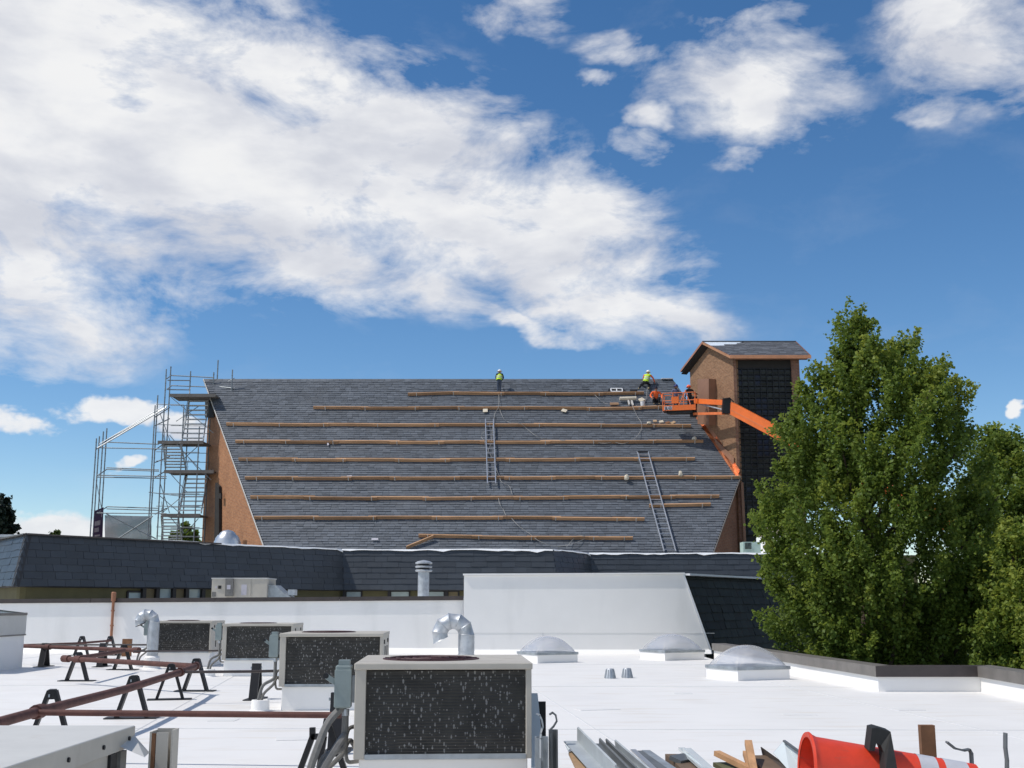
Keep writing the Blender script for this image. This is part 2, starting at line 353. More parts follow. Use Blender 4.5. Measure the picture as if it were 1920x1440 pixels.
def clear_mat(name, tint, dif=.25, rough=.08):
    m = bpy.data.materials.new(name); m.use_nodes = True; t = m.node_tree; t.nodes.clear()
    tr = t.nodes.new('ShaderNodeBsdfTransparent'); tr.inputs[0].default_value = (*tint, 1)
    gl = t.nodes.new('ShaderNodeBsdfGlossy'); gl.inputs['Roughness'].default_value = rough
    df = t.nodes.new('ShaderNodeBsdfDiffuse'); df.inputs[0].default_value = (.78, .79, .82, 1)
    tl = t.nodes.new('ShaderNodeBsdfTranslucent'); tl.inputs[0].default_value = (.78, .79, .82, 1)
    d2 = t.nodes.new('ShaderNodeMixShader'); d2.inputs[0].default_value = .5; t.links.new(df.outputs[0], d2.inputs[1]); t.links.new(tl.outputs[0], d2.inputs[2])
    lw = t.nodes.new('ShaderNodeLayerWeight'); lw.inputs[0].default_value = .25
    a = t.nodes.new('ShaderNodeMixShader'); a.inputs[0].default_value = dif; t.links.new(tr.outputs[0], a.inputs[1]); t.links.new(d2.outputs[0], a.inputs[2])
    mu = t.nodes.new('ShaderNodeMath'); mu.operation = 'MULTIPLY_ADD'; mu.inputs[1].default_value = .35; mu.inputs[2].default_value = .05; t.links.new(lw.outputs['Facing'], mu.inputs[0])
    b = t.nodes.new('ShaderNodeMixShader'); t.links.new(mu.outputs[0], b.inputs[0]); t.links.new(a.outputs[0], b.inputs[1]); t.links.new(gl.outputs[0], b.inputs[2])
    o = t.nodes.new('ShaderNodeOutputMaterial'); t.links.new(b.outputs[0], o.inputs[0]); return m
M_dome = clear_mat('acrylic_dome', (.95, .955, .97), .34)
def coil_mat():
    m = mat('condenser_coil', (.046, .043, .038), .75, var=.35, scale=5)
    n, l, b = nodes(m); g = n.new('ShaderNodeNewGeometry')
    # pale dents beaten into the fins
    mp = n.new('ShaderNodeMapping'); mp.inputs['Scale'].default_value = (56, 56, 24); l.new(g.outputs['Position'], mp.inputs[0])
    vo = n.new('ShaderNodeTexVoronoi'); vo.inputs['Scale'].default_value = 1.0; vo.inputs['Randomness'].default_value = 1.0; l.new(mp.outputs[0], vo.inputs['Vector'])
    sp = n.new('ShaderNodeSeparateColor'); l.new(vo.outputs['Color'], sp.inputs[0])
    thr = n.new('ShaderNodeMapRange'); thr.inputs[1].default_value = .25; thr.inputs[2].default_value = 1; thr.inputs[3].default_value = -.05; thr.inputs[4].default_value = .50; l.new(sp.outputs[0], thr.inputs[0])
    df = n.new('ShaderNodeMath'); df.operation = 'SUBTRACT'; l.new(thr.outputs[0], df.inputs[0]); l.new(vo.outputs['Distance'], df.inputs[1])
    sm = n.new('ShaderNodeMapRange'); sm.inputs[1].default_value = -.02; sm.inputs[2].default_value = .10; sm.inputs[4].default_value = .8; l.new(df.outputs[0], sm.inputs[0])
    src = base_out(m); mx = n.new('ShaderNodeMix'); mx.data_type = 'RGBA'; l.new(src, mx.inputs[6]); mx.inputs[7].default_value = (.28, .27, .255, 1); l.new(sm.outputs[0], mx.inputs[0]); l.new(mx.outputs[2], b.inputs['Base Color'])
    return m
M_coil = coil_mat()
M_red = mat('dark_red_guard', (.06, .022, .024), .6)

# ---------------------------------------------------------------- slate work
def slate_rows(vlen, bounds, expo, w, r, jit=.35):
    out = []; k = 0; v = 0.0
    while v < vlen - .02:
        vm_ = min(v + expo / 2, vlen); u0, u1 = bounds(vm_)
        u = u0 - (w * .5 if k % 2 else 0) - r.random() * w * .3
        while u < u1:
            ww = w * (1 + (r.random() - .5) * jit)
            a, b = max(u, u0), min(u + ww, u1)
            if b - a > .05: out.append((a, b, v, min(expo, vlen - v), r.random()))
            u += ww
        v += expo; k += 1
    return out
def slate_verts(a, b, v, ex, O, U, V, Nn, th, r, gap=.010):
    l0 = th * (1 + r.random() * .9); l1 = th * .25; dv = (r.random() - .5) * ex * .10
    a += gap / 2; b -= gap / 2
    p = [O + U * a + V * (v + dv), O + U * b + V * (v + dv), O + U * b + V * (v + ex * 1.12), O + U * a + V * (v + ex * 1.12)]
    return [p[0], p[1], p[2], p[3], p[0] + Nn * l0, p[1] + Nn * l0 * (1 + (r.random() - .5) * .3), p[2] + Nn * l1, p[3] + Nn * l1]
SL_F = [(4, 5, 6, 7), (0, 1, 5, 4), (1, 2, 6, 5), (3, 0, 4, 7)]
def slate_stuff(lst, O, U, V, Nn, th, m, name, parent, r):
    mb = MB(); tone = []
    for a, b, v, ex, t in lst:
        mb.add(slate_verts(a, b, v, ex, O, U, V, Nn, th, r), SL_F); tone += [t] * 4
    o = mb.build(name, m, parent, attr=tone); o['kind'] = 'stuff'; return o
UNIT_SLATES = {}
def slate_parts(lst, O, U, V, Nn, th, m, name, parent, r):
    key = m.name
    if key not in UNIT_SLATES:
        ms = []
        for k in range(8):
            q = MB(); l0 = th * (1 + k % 4 * .25); q.add([(0, 0, 0), (1, 0, 0), (1, 1.12, 0), (0, 1.12, 0), (0, 0, l0), (1, 0, l0 * (1 + (k % 3 - 1) * .15)), (1, 1.12, th * .25), (0, 1.12, th * .25)], SL_F)
            me = bpy.data.meshes.new(name); me.from_pydata([tuple(p) for p in q.v], [], q.f); me.materials.append(m)
            at = me.attributes.new('tone', 'FLOAT', 'FACE'); at.data.foreach_set('value', [k / 7.0] * 4); ms.append(me)
        UNIT_SLATES[key] = ms
    ms = UNIT_SLATES[key]; org = ORG[parent.name]
    B = Matrix((U, V, Nn)).transposed().to_4x4()
    for a, b, v, ex, t in lst:
        o = bpy.data.objects.new(name, ms[min(7, int(t * 8))]); COL.objects.link(o); o.parent = parent
        dv = (r.random() - .5) * ex * .10
        pos = O + U * (a + .006) + V * (v + dv) - org
        o.matrix_local = Matrix.Translation(pos) @ B @ Matrix.Diagonal((b - a - .012, ex, 1, 1))

# ================================================================ the setting
GZ = -4.5
struct(MB().add([(-1500, -300, GZ), (1500, -300, GZ), (1500, 3000, GZ), (-1500, 3000, GZ)], [(0, 1, 2, 3)]).build('ground', M_ground))
# right-hand edge of the white roof (inner foot of the low parapet)
TOPZ = .42
pe = [G(1338, 1207, TOPZ), G(1645, 1250, TOPZ), G(1836, 1250, TOPZ), G(1930, 1264, TOPZ)]
pe = [Vector((p.x, p.y, 0)) for p in pe]; dlast = (pe[3] - pe[2]).normalized(); pe[3] = pe[2] + dlast * 30
YW = 37.0                                    # back wall
edge_poly = [Vector((-60, -12, 0)), Vector((pe[3].x + 1, -12, 0)), pe[3], pe[2], pe[1], pe[0], Vector((pe[0].x, YW, 0)), Vector((-60, YW, 0))]
roof = struct(MB().prism(edge_poly, (0, 0, GZ)).build('flat_roof', M_white))
# welded laps of the membrane sheets
for k, (a, b) in enumerate([((-13.5, 36.5), (-13.5, 4)), ((-7.2, 36.5), (-3.2, 4)), ((-1.0, 36.5), (2.0, 4)), ((4.0, 36), (6.5, 4)), ((-25, 15.2), (6.2, 14.6)), ((-25, 22.9), (9, 21.9)), ((-25, 30.4), (6, 29.8))]):
    struct(MB().bar((a[0], a[1], .001), (b[0], b[1], .001), .018, .006).build('membrane_seam', M_seam, roof))

for (x_, y_, w_, h_, rz_) in [(560, 1385, .5, .35, .2), (420, 1350, .35, .35, 0), (1120, 1330, .6, .3, .3), (1500, 1340, .45, .3, -.2), (1280, 1300, .3, .3, 0), (900, 1262, .8, .3, .1), (200, 1330, .35, .3, .4), (1700, 1330, .4, .4, .1)]:
    p_ = G(x_, y_); q_ = MB().box((p_.x, p_.y, .003), (w_, h_, .006), rz_); struct(q_.build('membrane_patch', M_patch, roof))
# ---- back wall with brown coping (left stretch)
xl, xr = -40.0, P(869, 1150, YW).x
za, zb = P(0, 1127, YW).z, P(868, 1121, YW).z
slope = (zb - za) / (xr - P(0, 1127, YW).x); zl = zb - slope * (xr - xl)
w = thing('parapet_wall', 'long white membrane covered wall with brown metal coping behind the condensing units', 'wall', ((xl + xr) / 2, YW, 0))
MB().hexa([(xl, YW, -.3), (xr, YW, -.3), (xr, YW + .35, -.3), (xl, YW + .35, -.3)], [(xl, YW, zl), (xr, YW, zb), (xr, YW + .35, zb), (xl, YW + .35, zl)]).build('wall', M_wall, w)
n = 10
for i in range(n):
    a, b = i / n, (i + 1) / n; x0, x1 = xl + (xr - xl) * a + .006, xl + (xr - xl) * b - .006; z0, z1 = zl + (zb - zl) * a, zl + (zb - zl) * b
    MB().hexa([(x0, YW - .05, z0 - .07), (x1, YW - .05, z1 - .07), (x1, YW + .40, z1 - .07), (x0, YW + .40, z0 - .07)],
              [(x0, YW - .05, z0 + .06), (x1, YW - .05, z1 + .06), (x1, YW + .40, z1 + .06), (x0, YW + .40, z0 + .06)]).build('coping', M_coping, w)
MB().hexa([(xl, YW - .16, 0), (xr, YW - .16, 0), (xr, YW, 0), (xl, YW, 0)], [(xl, YW - .02, .14), (xr, YW - .02, .14), (xr, YW, .14), (xl, YW, .14)]).build('base_flashing', M_wall, w)
# upper roof behind that wall
UZ = 1.42
struct(MB().prism([(-60, YW + .37, UZ), (3.6, YW + .37, UZ), (8.6, 46.5, UZ), (13.0, 53.0, UZ), (13.5, 66, UZ), (-60, 66, UZ)], (0, 0, GZ - UZ)).build('upper_roof', M_white))

# ---- tall white slab wall (back of the mansard screen)
YS = 36.35
s0t, s1t = P(870, 1079, YS), P(1280, 1077, YS); s1b = P(1323, 1198, YS)
w = thing('screen_wall', 'tall white membrane wall with one slanted end beside the black shingled slope', 'wall', ((s0t.x + s1t.x) / 2, YS, 0))
k = (s1b.x - s1t.x) / (s1t.z - s1b.z); xb = s1b.x + k * s1b.z
front = [(s0t.x, YS, -.02), (xb, YS, -.02), (s1t.x, YS, s1t.z), (s0t.x, YS, s0t.z)]
MB().prism(front, (0, .40, 0)).build('wall', M_wall, w)
MB().bar((s0t.x - .03, YS + .2, s0t.z + .03), (s1t.x + .06, YS + .2, s1t.z + .03), .50, .05).build('cap', M_wall, w)
MB().bar((s1t.x + .02, YS + .05, s1t.z + .02), (xb + .03, YS + .05, 0), .16, .05, up=(1, 0, .3)).build('edge_strip', M_membrane_edge, w)
sx = P(1018, 1200, YS).x
MB().span((sx - .01, YS - .006, 0), (sx + .01, YS, .62)).build('lap_seam', M_seam, w)
MB().span((sx - 3.0, YS - .006, .60), (sx + 5.2, YS, .615)).build('lap_seam', M_seam, w)
MB().hexa([(s0t.x, YS - .14, 0), (xb, YS - .14, 0), (xb, YS, 0), (s0t.x, YS, 0)], [(s0t.x, YS - .02, .12), (xb, YS - .02, .12), (xb, YS, .12), (s0t.x, YS, .12)]).build('base_flashing', M_wall, w)

# ---- black shingled slope that runs back from the slab's slanted end
T0 = Vector((s1t.x + .10, YS + .10, s1t.z - .05)); dU = Vector((4.3, 7.0, 0)).normalized()
xlow = xb + k * 1.6
B0 = Vector((xlow + .10, YS + .10, -1.6)); Vd = (T0 - B0); vl = Vd.length; Vd.normalize()
Nn = dU.cross(Vd).normalized()
if Nn.y > 0: Nn = -Nn
w = thing('mansard_slope', 'black shingled steep roof slope between the white slab wall and the big tree', 'roof', (T0.x + 3, YS + 6, GZ))
LEN = 13.0
MB().prism([B0, B0 + dU * LEN, T0 + dU * LEN, T0], -Nn * .25).build('deck', M_under, w)
MB().bar(T0 + Vector((0, 0, .05)), T0 + dU * LEN + Vector((0, 0, .05)), .30, .06).build('ridge_strip', M_membrane_edge, w)
r_ = random.Random(3)
U_ = dU; Vv = Nn.cross(U_); Vv = Vv if Vv.z > 0 else -Vv
vlen2 = (T0 - B0).dot(Vv); shear = (T0 - B0).dot(U_) / vlen2
sl = slate_rows(vlen2, lambda v: (shear * v, shear * v + LEN), .265, .50, r_)
vis = [q for q in sl if q[2] > 1.0]; vis = vis[:300]
slate_parts([q for q in vis], B0, U_, Vv, Nn, .022, M_slate3, 'shingle', w, r_)
rest = [q for q in sl if q not in set(vis)]
slate_stuff(rest, B0, U_, Vv, Nn, .022, M_slate3, 'lower_shingles', w, r_)

# ---- low parapet along the right edge
w = thing('low_parapet', 'low white parapet with brown coping turning twice below the big tree', 'wall', pe[1])
offs = []
for i in range(4):
    d0 = (pe[i] - pe[i - 1]).normalized() if i else (pe[1] - pe[0]).normalized()
    d1_ = (pe[i + 1] - pe[i]).normalized() if i < 3 else d0
    t = (d0 + d1_).normalized(); nn = Vector((-t.y, t.x, 0)); nn = nn if nn.y > 0 or nn.x > 0 else -nn
    offs.append(nn / max(.3, nn.dot(Vector((-d1_.y, d1_.x, 0)).normalized() * (1 if Vector((-d1_.y, d1_.x, 0)).dot(nn) > 0 else -1))))
for i in range(3):
    a, b = pe[i], pe[i + 1]; oa, ob = offs[i] * .26, offs[i + 1] * .26; up = Vector((0, 0, 1))
    MB().hexa([a - up * .4, b - up * .4, b + ob - up * .4, a + oa - up * .4], [a + up * (TOPZ - .05), b + up * (TOPZ - .05), b + ob + up * (TOPZ - .05), a + oa + up * (TOPZ - .05)]).build('wall', M_wall, w)
    q = [a - offs[i] * .05, b - offs[i + 1] * .05, b + offs[i + 1] * .32, a + offs[i] * .32]
    MB().hexa([p + up * (TOPZ - .05 - .12) for p in q], [p + up * (TOPZ + .012) for p in q]).build('coping', M_coping2 if i != 1 else M_coping, w)  # sunlit runs paler, facing run darker: light put into the coping colour

# ================================================================ mansard building in the middle distance
mz_t = P(50, 1003, 42).z; mz_b = P(50, 1099, 42).z
Q = [P(-60, 1001, 44.0), P(50, 1003, 42.0), None, None, None, None]
A1 = Vector((P(50, 1003, 42).x, 42.0, 0)); yA2 = (mz_t - EYE) / ((P(641, 1032, 50).z - EYE) / 50); A2 = Vector((P(641, 1032, yA2).x, yA2, 0))
A0 = Vector((A1.x - 3.2, A1.y + 4.6, 0))
yA3 = A2.y - .2; A3 = Vector((P(1036, 1033, yA3).x, yA3, 0))
A4 = Vector((P(1104, 1036, 58.5).x, 58.5, 0)); A5 = Vector((P(1560, 1037, 58.5).x, 58.5, 0))
line = [A0, A1, A2, A3, A4, A5]
mb_ = thing('mansard_building', 'low wing with dark slate mansard roof and olive walls in front of the church', 'building', (A2.x, A2.y + 2, GZ))
OUT = .42
faces = [(A0, A1), (A1, A2), (A2, A3), (A3, A4), (A4, A5)]
def outn(a, b):
    d = (b - a).normalized(); return Vector((d.y, -d.x, 0))
def miter(i, line_):
    ns = []
    if i > 0: ns.append(outn(line_[i - 1], line_[i]))
    if i < len(line_) - 1: ns.append(outn(line_[i], line_[i + 1]))
    if len(ns) == 1: return ns[0]
    t = (ns[0] + ns[1]); return t / max(.35, t.dot(ns[0]))
mit = [miter(i, line) for i in range(6)]
allsl = []
zt, zb_ = mz_t, mz_b
roofs = []
for i, (a, b) in enumerate(faces):
    ta, tb = a + Vector((0, 0, zt)), b + Vector((0, 0, zt)); ba, bb = a + mit[i] * OUT + Vector((0, 0, zb_)), b + mit[i + 1] * OUT + Vector((0, 0, zb_))
    U_ = (bb - ba).normalized(); nrm = outn(a, b); V_ = (Vector((0, 0, zt - zb_)) - nrm * OUT).normalized(); Nn = U_.cross(V_); Nn = Nn if Nn.dot(nrm) > 0 else -Nn
    o = MB().prism([ba, bb, tb, ta], -Nn * .18).build('mansard_face', M_under, mb_); roofs.append(o)
    vlen_ = (ta - ba).dot(V_); ulen = (bb - ba).length; sa = (ta - ba).dot(U_) / vlen_; sb = ((tb - ba).dot(U_) - ulen) / vlen_
    r_ = random.Random(20 + i)
    lst = slate_rows(vlen_, lambda v: (sa * v, ulen + sb * v), vlen_ / 7.0, .62 if i < 2 else .66, r_)
    allsl.append((lst, ba, U_, V_, Nn, o, r_))
M_sl_by = [M_slate2] * 5
budget = 330
for i in (0, 1, 2, 4, 3):
    lst, O_, U_, V_, Nn, o, r_ = allsl[i]
    mm_ = M_slate2
    take = lst if len(lst) <= budget else []
    if take: slate_parts(take, O_, U_, V_, Nn, .020, mm_, 'slate', o, r_); budget -= len(take)
    else: slate_stuff(lst, O_, U_, V_, Nn, .020, mm_, 'slates', o, r_)
# flat top and lower walls
inn = [p + Vector((0, 0, zt - .02)) - mit[i] * .02 for i, p in enumerate(line)]
MB().prism(inn + [Vector((A5.x, 66, zt - .02)), Vector((A0.x, 66, zt - .02))], (0, 0, -.25)).build('flat_top', M_white, mb_)
for i in range(5):
    a, b = line[i] + mit[i] * .12, line[i + 1] + mit[i + 1] * .12
    nn = outn(line[i], line[i + 1])
    MB().hexa([a - Vector((0, 0, -UZ)), b - Vector((0, 0, -UZ)), b - nn * .2 + Vector((0, 0, UZ)), a - nn * .2 + Vector((0, 0, UZ))],
              [a + Vector((0, 0, zb_ + .1)), b + Vector((0, 0, zb_ + .1)), b - nn * .2 + Vector((0, 0, zb_ + .1)), a - nn * .2 + Vector((0, 0, zb_ + .1))]).build('wall', M_olive, mb_)
# wavy white membrane flap hanging over the top edge
for i in range(5):
    a, b = line[i], line[i + 1]; nn = outn(a, b); d = b - a; n = max(8, int(d.length / .35)); r_ = random.Random(50 + i)
    vs, fs = [], []; ph = r_.random() * 9; mm_ = M_membrane_edge if not (i == 1) else M_membrane_edge
    if i == 0: continue
    for j in range(n + 1):
        t = j / n; p = a + d * t + mit[i] * .02 * (1 - t) + mit[i + 1] * .02 * t
        amp = .035 + .03 * max(0, math.sin(j * .23 + ph)) + .05 * r_.random() ** 3 + (.09 if r_.random() < .05 else 0)
        if i == 1: amp *= max(.12, min(1, (t - .25) * 2.2))
        hgt = .05 + .012 * math.sin(j * .31 + ph) + .015 * r_.random()
        vs += [p - nn * .5 + Vector((0, 0, zt + .03)), p + Vector((0, 0, zt + hgt)), p + nn * (.05 + .25 * amp) + Vector((0, 0, zt + hgt - amp)), p + nn * (.03 + .22 * amp) + Vector((0, 0, zt + hgt - amp - .015))]
    for j in range(n):
        for q in range(3): fs.append((j * 4 + q, (j + 1) * 4 + q, (j + 1) * 4 + q + 1, j * 4 + q + 1))
    MB().add(vs, fs).build('membrane_flap', mm_, mb_)
# black drip cap along the left face top
MB().bar(A1 + Vector((.0, 0, zt + .03)), A1 + (A2 - A1) * .55 + Vector((0, 0, zt + .03)), .25, .05).build('edge_cap', M_coping, mb_)
MB().bar(A0 + Vector((.0, 0, zt + .03)), A1 + Vector((0, 0, zt + .03)), .25, .05).build('edge_cap', M_coping, mb_)
def wall_pt(i, px, off=.0):   # point on the lower wall of face i below a photo column
    a, b = line[i] + mit[i] * .12, line[i + 1] + mit[i + 1] * .12
    nn = outn(line[i], line[i + 1]); d = b - a; tx = (px - 960) / F / .995
    t = (a.x - tx * a.y) / (tx * d.y - d.x); p = a + d * t; return p + nn * off, d.normalized(), nn
def window(i, p0, p1, z0, z1, mglass, parent=mb_):
    a, d, nn = wall_pt(i, p0, .02); b, _, _ = wall_pt(i, p1, .02); up = Vector((0, 0, 1))
    f = MB(); t = .07
    f.bar(a + up * z0, b + up * z0, .10, t); f.bar(a + up * z1, b + up * z1, .10, t); f.bar(a + up * z0, a + up * z1, t, .10, up=nn); f.bar(b + up * z0, b + up * z1, t, .10, up=nn)
    o = f.build('window', M_post, parent)
    MB().prism([a + up * z0, b + up * z0, b + up * z1, a + up * z1], nn * .015).build('pane', mglass, o)
zw0, zw1 = UZ + .02, zb_ - .02
for (p0, p1, mm_, z1) in [(253, 279, M_winglass, zb_ - .16), (281, 304, M_ochre, zb_ + .06), (306, 334, M_winglass, zb_ + .03), (337, 358, M_ochre, zb_ + .06), (361, 388, M_winglass, zb_ + .03)]:
    window(1, p0, p1, zw0, z1, mm_)
    a, d, nn = wall_pt(1, p1 + 1, .10); MB().bar(a + Vector((0, 0, UZ)), a + Vector((0, 0, zb_ + .08)), .16, .16, up=nn).build('post', M_post, mb_)
for (p0, p1, mm_) in [(655, 684, M_winglass), (737, 772, M_winglass), (803, 836, M_winglass), (842, 862, M_ochre)]:
    window(2, p0, p1, zw0, zb_ - .05, mm_)
    a, d, nn = wall_pt(2, p0 - 2, .08); MB().bar(a + Vector((0, 0, UZ)), a + Vector((0, 0, zb_ + .05)), .14, .14, up=nn).build('post', M_post, mb_)

# ================================================================ church
YR = 80.0; ZR = P(800, 712, YR).z
pe_ = P(900, 1030, 68.3); beta = math.atan2(ZR - pe_.z, YR - pe_.y)
Vc = Vector((0, math.cos(beta), math.sin(beta))); Nc = Vector((0, -math.sin(beta), math.cos(beta))); Uc = Vector((1, 0, 0))
YE = 67.4; ZE = ZR - (YR - YE) * math.tan(beta); Oc = Vector((0, YE, ZE)); LC = (YR - YE) / math.cos(beta)
def RF(x, y, off=0.0):           # survey point on the church roof plane
    d = ray(x, y); c = Vector((0, 0, EYE)); t = (Oc + Nc * off - c).dot(Nc) / d.dot(Nc); return c + d * t
def vof(p): return (p - Oc).dot(Vc)
lp0, lp1 = RF(495, 1022), RF(383, 711.5); rp0, rp1 = RF(1339, 1030), RF(1388, 893); tp0, tp1 = RF(1382, 888), RF(1262, 712)
def lin(p, q): 
    v0, v1 = vof(p), vof(q); return lambda v: p.x + (q.x - p.x) * (v - v0) / (v1 - v0)
XL, XR_, XT = lin(lp0, lp1), lin(rp0, rp1), lin(tp0, tp1)
bounds = lambda v: (XL(v), min(XR_(v), XT(v)))
ch = thing('church', 'large church with steep grey slate roof and orange brick end walls behind the low wing', 'church', ((XL(0) + XR_(0)) / 2, 80, GZ))
vx = None
for i in range(400):
    v = LC * i / 400
    if XT(v) < XR_(v): vx = v; break
pt = lambda x, v, o=0.0: Oc + Uc * x + Vc * v + Nc * o
top_poly = [pt(XL(0), 0), pt(XR_(0), 0), pt(XR_(vx), vx), pt(XT(LC), LC), pt(XL(LC), LC)]
rf = MB().prism(top_poly, -Nc * .22).build('roof', M_under, ch)
# rear slope
bk = [Vector((XL(LC), YR, ZR)), Vector((XT(LC), YR, ZR)), Vector((XR_(0), 2 * YR - YE, ZE)), Vector((XL(0), 2 * YR - YE, ZE))]
MB().prism(bk, (0, 0, -.2)).build('rear_roof', M_under, ch)
r_ = random.Random(5)
sl = slate_rows(LC, bounds, .215, .42, r_)
low_v = vof(RF(900, 1028)); vis = [q for q in sl if q[2] >= low_v]
vis_parts = vis[:300]; sset = set(id(q) for q in vis_parts)
slate_parts(vis_parts, Oc, Uc, Vc, Nc, .030, M_slate, 'slate', rf, r_)
slate_stuff([q for q in sl if id(q) not in sset], Oc, Uc, Vc, Nc, .030, M_slate, 'slates', rf, r_)
rc = MB()
x = XL(LC) - .05
while x < XT(LC) - .8:
    rc.hexa([(x, YR - .17, ZR - .13), (x + .44, YR - .17, ZR - .13), (x + .44, YR + .17, ZR - .13), (x, YR + .17, ZR - .13)],
            [(x, YR - .03, ZR + .05), (x + .44, YR - .03, ZR + .055), (x + .44, YR + .03, ZR + .055), (x, YR + .03, ZR + .05)]); x += .45
rc.build('ridge_cap', M_slate, rf, attr=[rng.random() for _ in rc.f])
MB().bar((x - .2, YR - .05, ZR + .05), (XT(LC) - .02, YR - .05, ZR + .05), .34, .06).build('ridge_underlayment', M_membrane_edge, rf)
# rake board on the left edge
MB().bar(pt(XL(0) - .06, 0, -.02), pt(XL(LC) - .06, LC, -.02), .05, .20, up=Nc).build('rake_trim', M_trim, rf)
MB().bar(pt(XR_(0) + .05, 0, -.02), pt(XR_(vx) + .05, vx, -.02), .05, .20, up=Nc).build('rake_trim', M_coping2, rf)
# prow shaped brick end walls (plan: eave corner -> prow point below the ridge end)
angL = math.atan2(YR - YE, XL(LC) - XL(0)); angR = math.atan2(YR - YE, XR_(LC) - XR_(0))
M_brL = brick('orange_brick', angL, (.44, .195, .085), (.33, .135, .06), (.36, .26, .18))
M_brR = brick('orange_brick_right', angR, (.36, .16, .09), (.28, .115, .06), (.30, .22, .17))
M_brF = brick('front_brick', 0, (.34, .15, .085), (.27, .11, .06), (.30, .22, .17))
overlay(M_brL, (.05, .038, .03), nfac(.30, .56, .74, (1, 1, .45), off=2.0, amt=.8))
ins = .32
def endwall(xf, m, sgn, name='end_wall'):
    top0 = pt(xf(0), 0, -.22); top1 = pt(xf(LC), LC, -.22)
    s = Vector((-sgn * ins, 0, 0)); a, b = top0 + s, top1 + s
    poly = [Vector((a.x, a.y, GZ)), a, b, Vector((b.x, b.y, GZ))]
    nrm = Vector((sgn, 0, 0))
    return MB().prism(poly, -nrm * .3).build(name, m, ch), a, b
ew, ea, eb = endwall(XL, M_brL, -1); endwall(XR_, M_brR, 1)
for xf, sgn, m in ((XL, -1, M_brL), (XR_, 1, M_brR)):     # rear halves of the prows
    a = pt(xf(LC), LC, -.22) + Vector((-sgn * ins, 0, 0)); b = pt(xf(0), 0, -.22) + Vector((-sgn * ins, 0, 0)); b = Vector((b.x, 2 * YR - b.y, b.z))
    MB().prism([Vector((a.x, a.y, GZ)), a, b, Vector((b.x, b.y, GZ))], (-sgn * .3, 0, 0)).build('rear_end_wall', m, ch)
MB().span((XL(0) + ins, YE + .5, GZ), (XR_(0) - ins, YE + .8, ZE + .2)).build('front_wall', M_brF, ch)
# dark louvre under the left peak and a dark rain pipe on the left wall
dw = Vector((eb.x - ea.x, eb.y - ea.y, 0)).normalized(); nw = Vector((-abs(dw.y), -abs(dw.x), 0)); nw = Vector((dw.y, -dw.x, 0)); nw = nw if nw.x < 0 else -nw
def onwall(x, y, off=.05):       # survey point on the left prow wall
    d = ray(x, y); c = Vector((0, 0, EYE)); t = (ea + nw * off - c).dot(nw) / d.dot(nw); return c + d * t
q = [onwall(386, 783), onwall(402, 783), onwall(402, 752), onwall(386, 748)]
MB().prism(q, nw * .06).build('louvre', M_soffit, ch)
q = [onwall(406, 1015), onwall(415, 1015), onwall(415, 912), onwall(408, 905)]
MB().prism(q, nw * .16).build('rain_pipe', M_soffit, ch)
MB().prism([onwall(413, 935, .21), onwall(417, 935, .21), onwall(417, 925, .21), onwall(413, 925, .21)], nw * .1).build('pipe_head', M_soffit, ch)

# ---------------------------------------------------------------- tower
YF = 73.0
Bx, Ax = tp1, tp0
tdir = Vector((tp1.x - tp0.x, tp1.y - tp0.y, 0)).normalized()          # along the left wall, towards the back
tnrm = Vector((tdir.y, -tdir.x, 0)); tnrm = tnrm if tnrm.x < 0 else -tnrm
C0 = Vector((tp0.x, tp0.y, 0)); C0 = C0 + tdir * ((YF - C0.y) / tdir.y)
C1x = P(1502, 760, YF).x
YT = 75.6; ZT = P(1330, 641, YT).z; ZTE = P(1360, 668, 72.6).z
YTE = 72.55; tb_ = math.atan2(ZT - ZTE, YT - YTE)
def leftx(Y, o=0.0): p = C0 + tdir * ((Y - C0.y) / tdir.y) + tnrm * o; return p.x
tw = thing('bell_tower', 'brick tower with slate gable roof, copper fascia and dark glass front', 'tower', ((C0.x + C1x) / 2, YF + 3, GZ))
angT = math.atan2(tdir.y, tdir.x)
M_brT = brick('tower_brick', angT, (.31, .165, .085), (.215, .105, .052), (.28, .215, .15))
M_brT2 = brick('tower_brick_front', 0, (.285, .14, .085), (.20, .09, .055), (.27, .20, .16))
YRE = 77.9
zwall = lambda Y: ZT - abs(Y - YT) * math.tan(tb_) - .32
c = lambda Y, z, o=0.0: Vector((leftx(Y, o), Y, z))
MB().prism([c(YF, GZ), c(YF, zwall(YF)), c(YT, zwall(YT)), c(YRE, zwall(YRE)), c(YRE, GZ)], -tnrm * .35).build('left_wall', M_brT, tw)
xg0, xg1 = P(1383, 760, YF).x, P(1487, 760, YF).x
MB().span((leftx(YF) + .01, YF - .02, GZ), (xg0, YF + .45, zwall(YF))).build('front_pier', M_brT2, tw)
MB().span((xg1, YF - .02, GZ), (C1x, YF + .45, zwall(YF))).build('front_pier', M_brT2, tw)
MB().prism([Vector((C1x, YF + .45, GZ)), Vector((C1x, YF + .45, zwall(YF + .45))), Vector((C1x, YT, zwall(YT))), Vector((C1x, YRE, zwall(YRE))), Vector((C1x, YRE, GZ))], (-.35, 0, 0)).build('right_wall', M_brT, tw)
MB().span((leftx(YRE) + .4, YRE - .3, GZ), (C1x - .36, YRE, zwall(YRE))).build('rear_wall', M_brT2, tw)
zgt = P(1430, 690, YF).z
MB().span((xg0, YF + .14, zgt), (xg1, YF + .40, zwall(YF))).build('header_panel', M_soffit, tw)
cols, ph_ = 9, .375; pw = (xg1 - xg0) / cols; rows = 28
gz0 = zgt - rows * ph_
gr = MB()
for i in range(cols + 1): gr.span((xg0 + i * pw - .028, YF + .12, gz0), (xg0 + i * pw + .028, YF + .24, zgt))
gr.build('mullion_grid', M_dark, tw)
gr = MB()
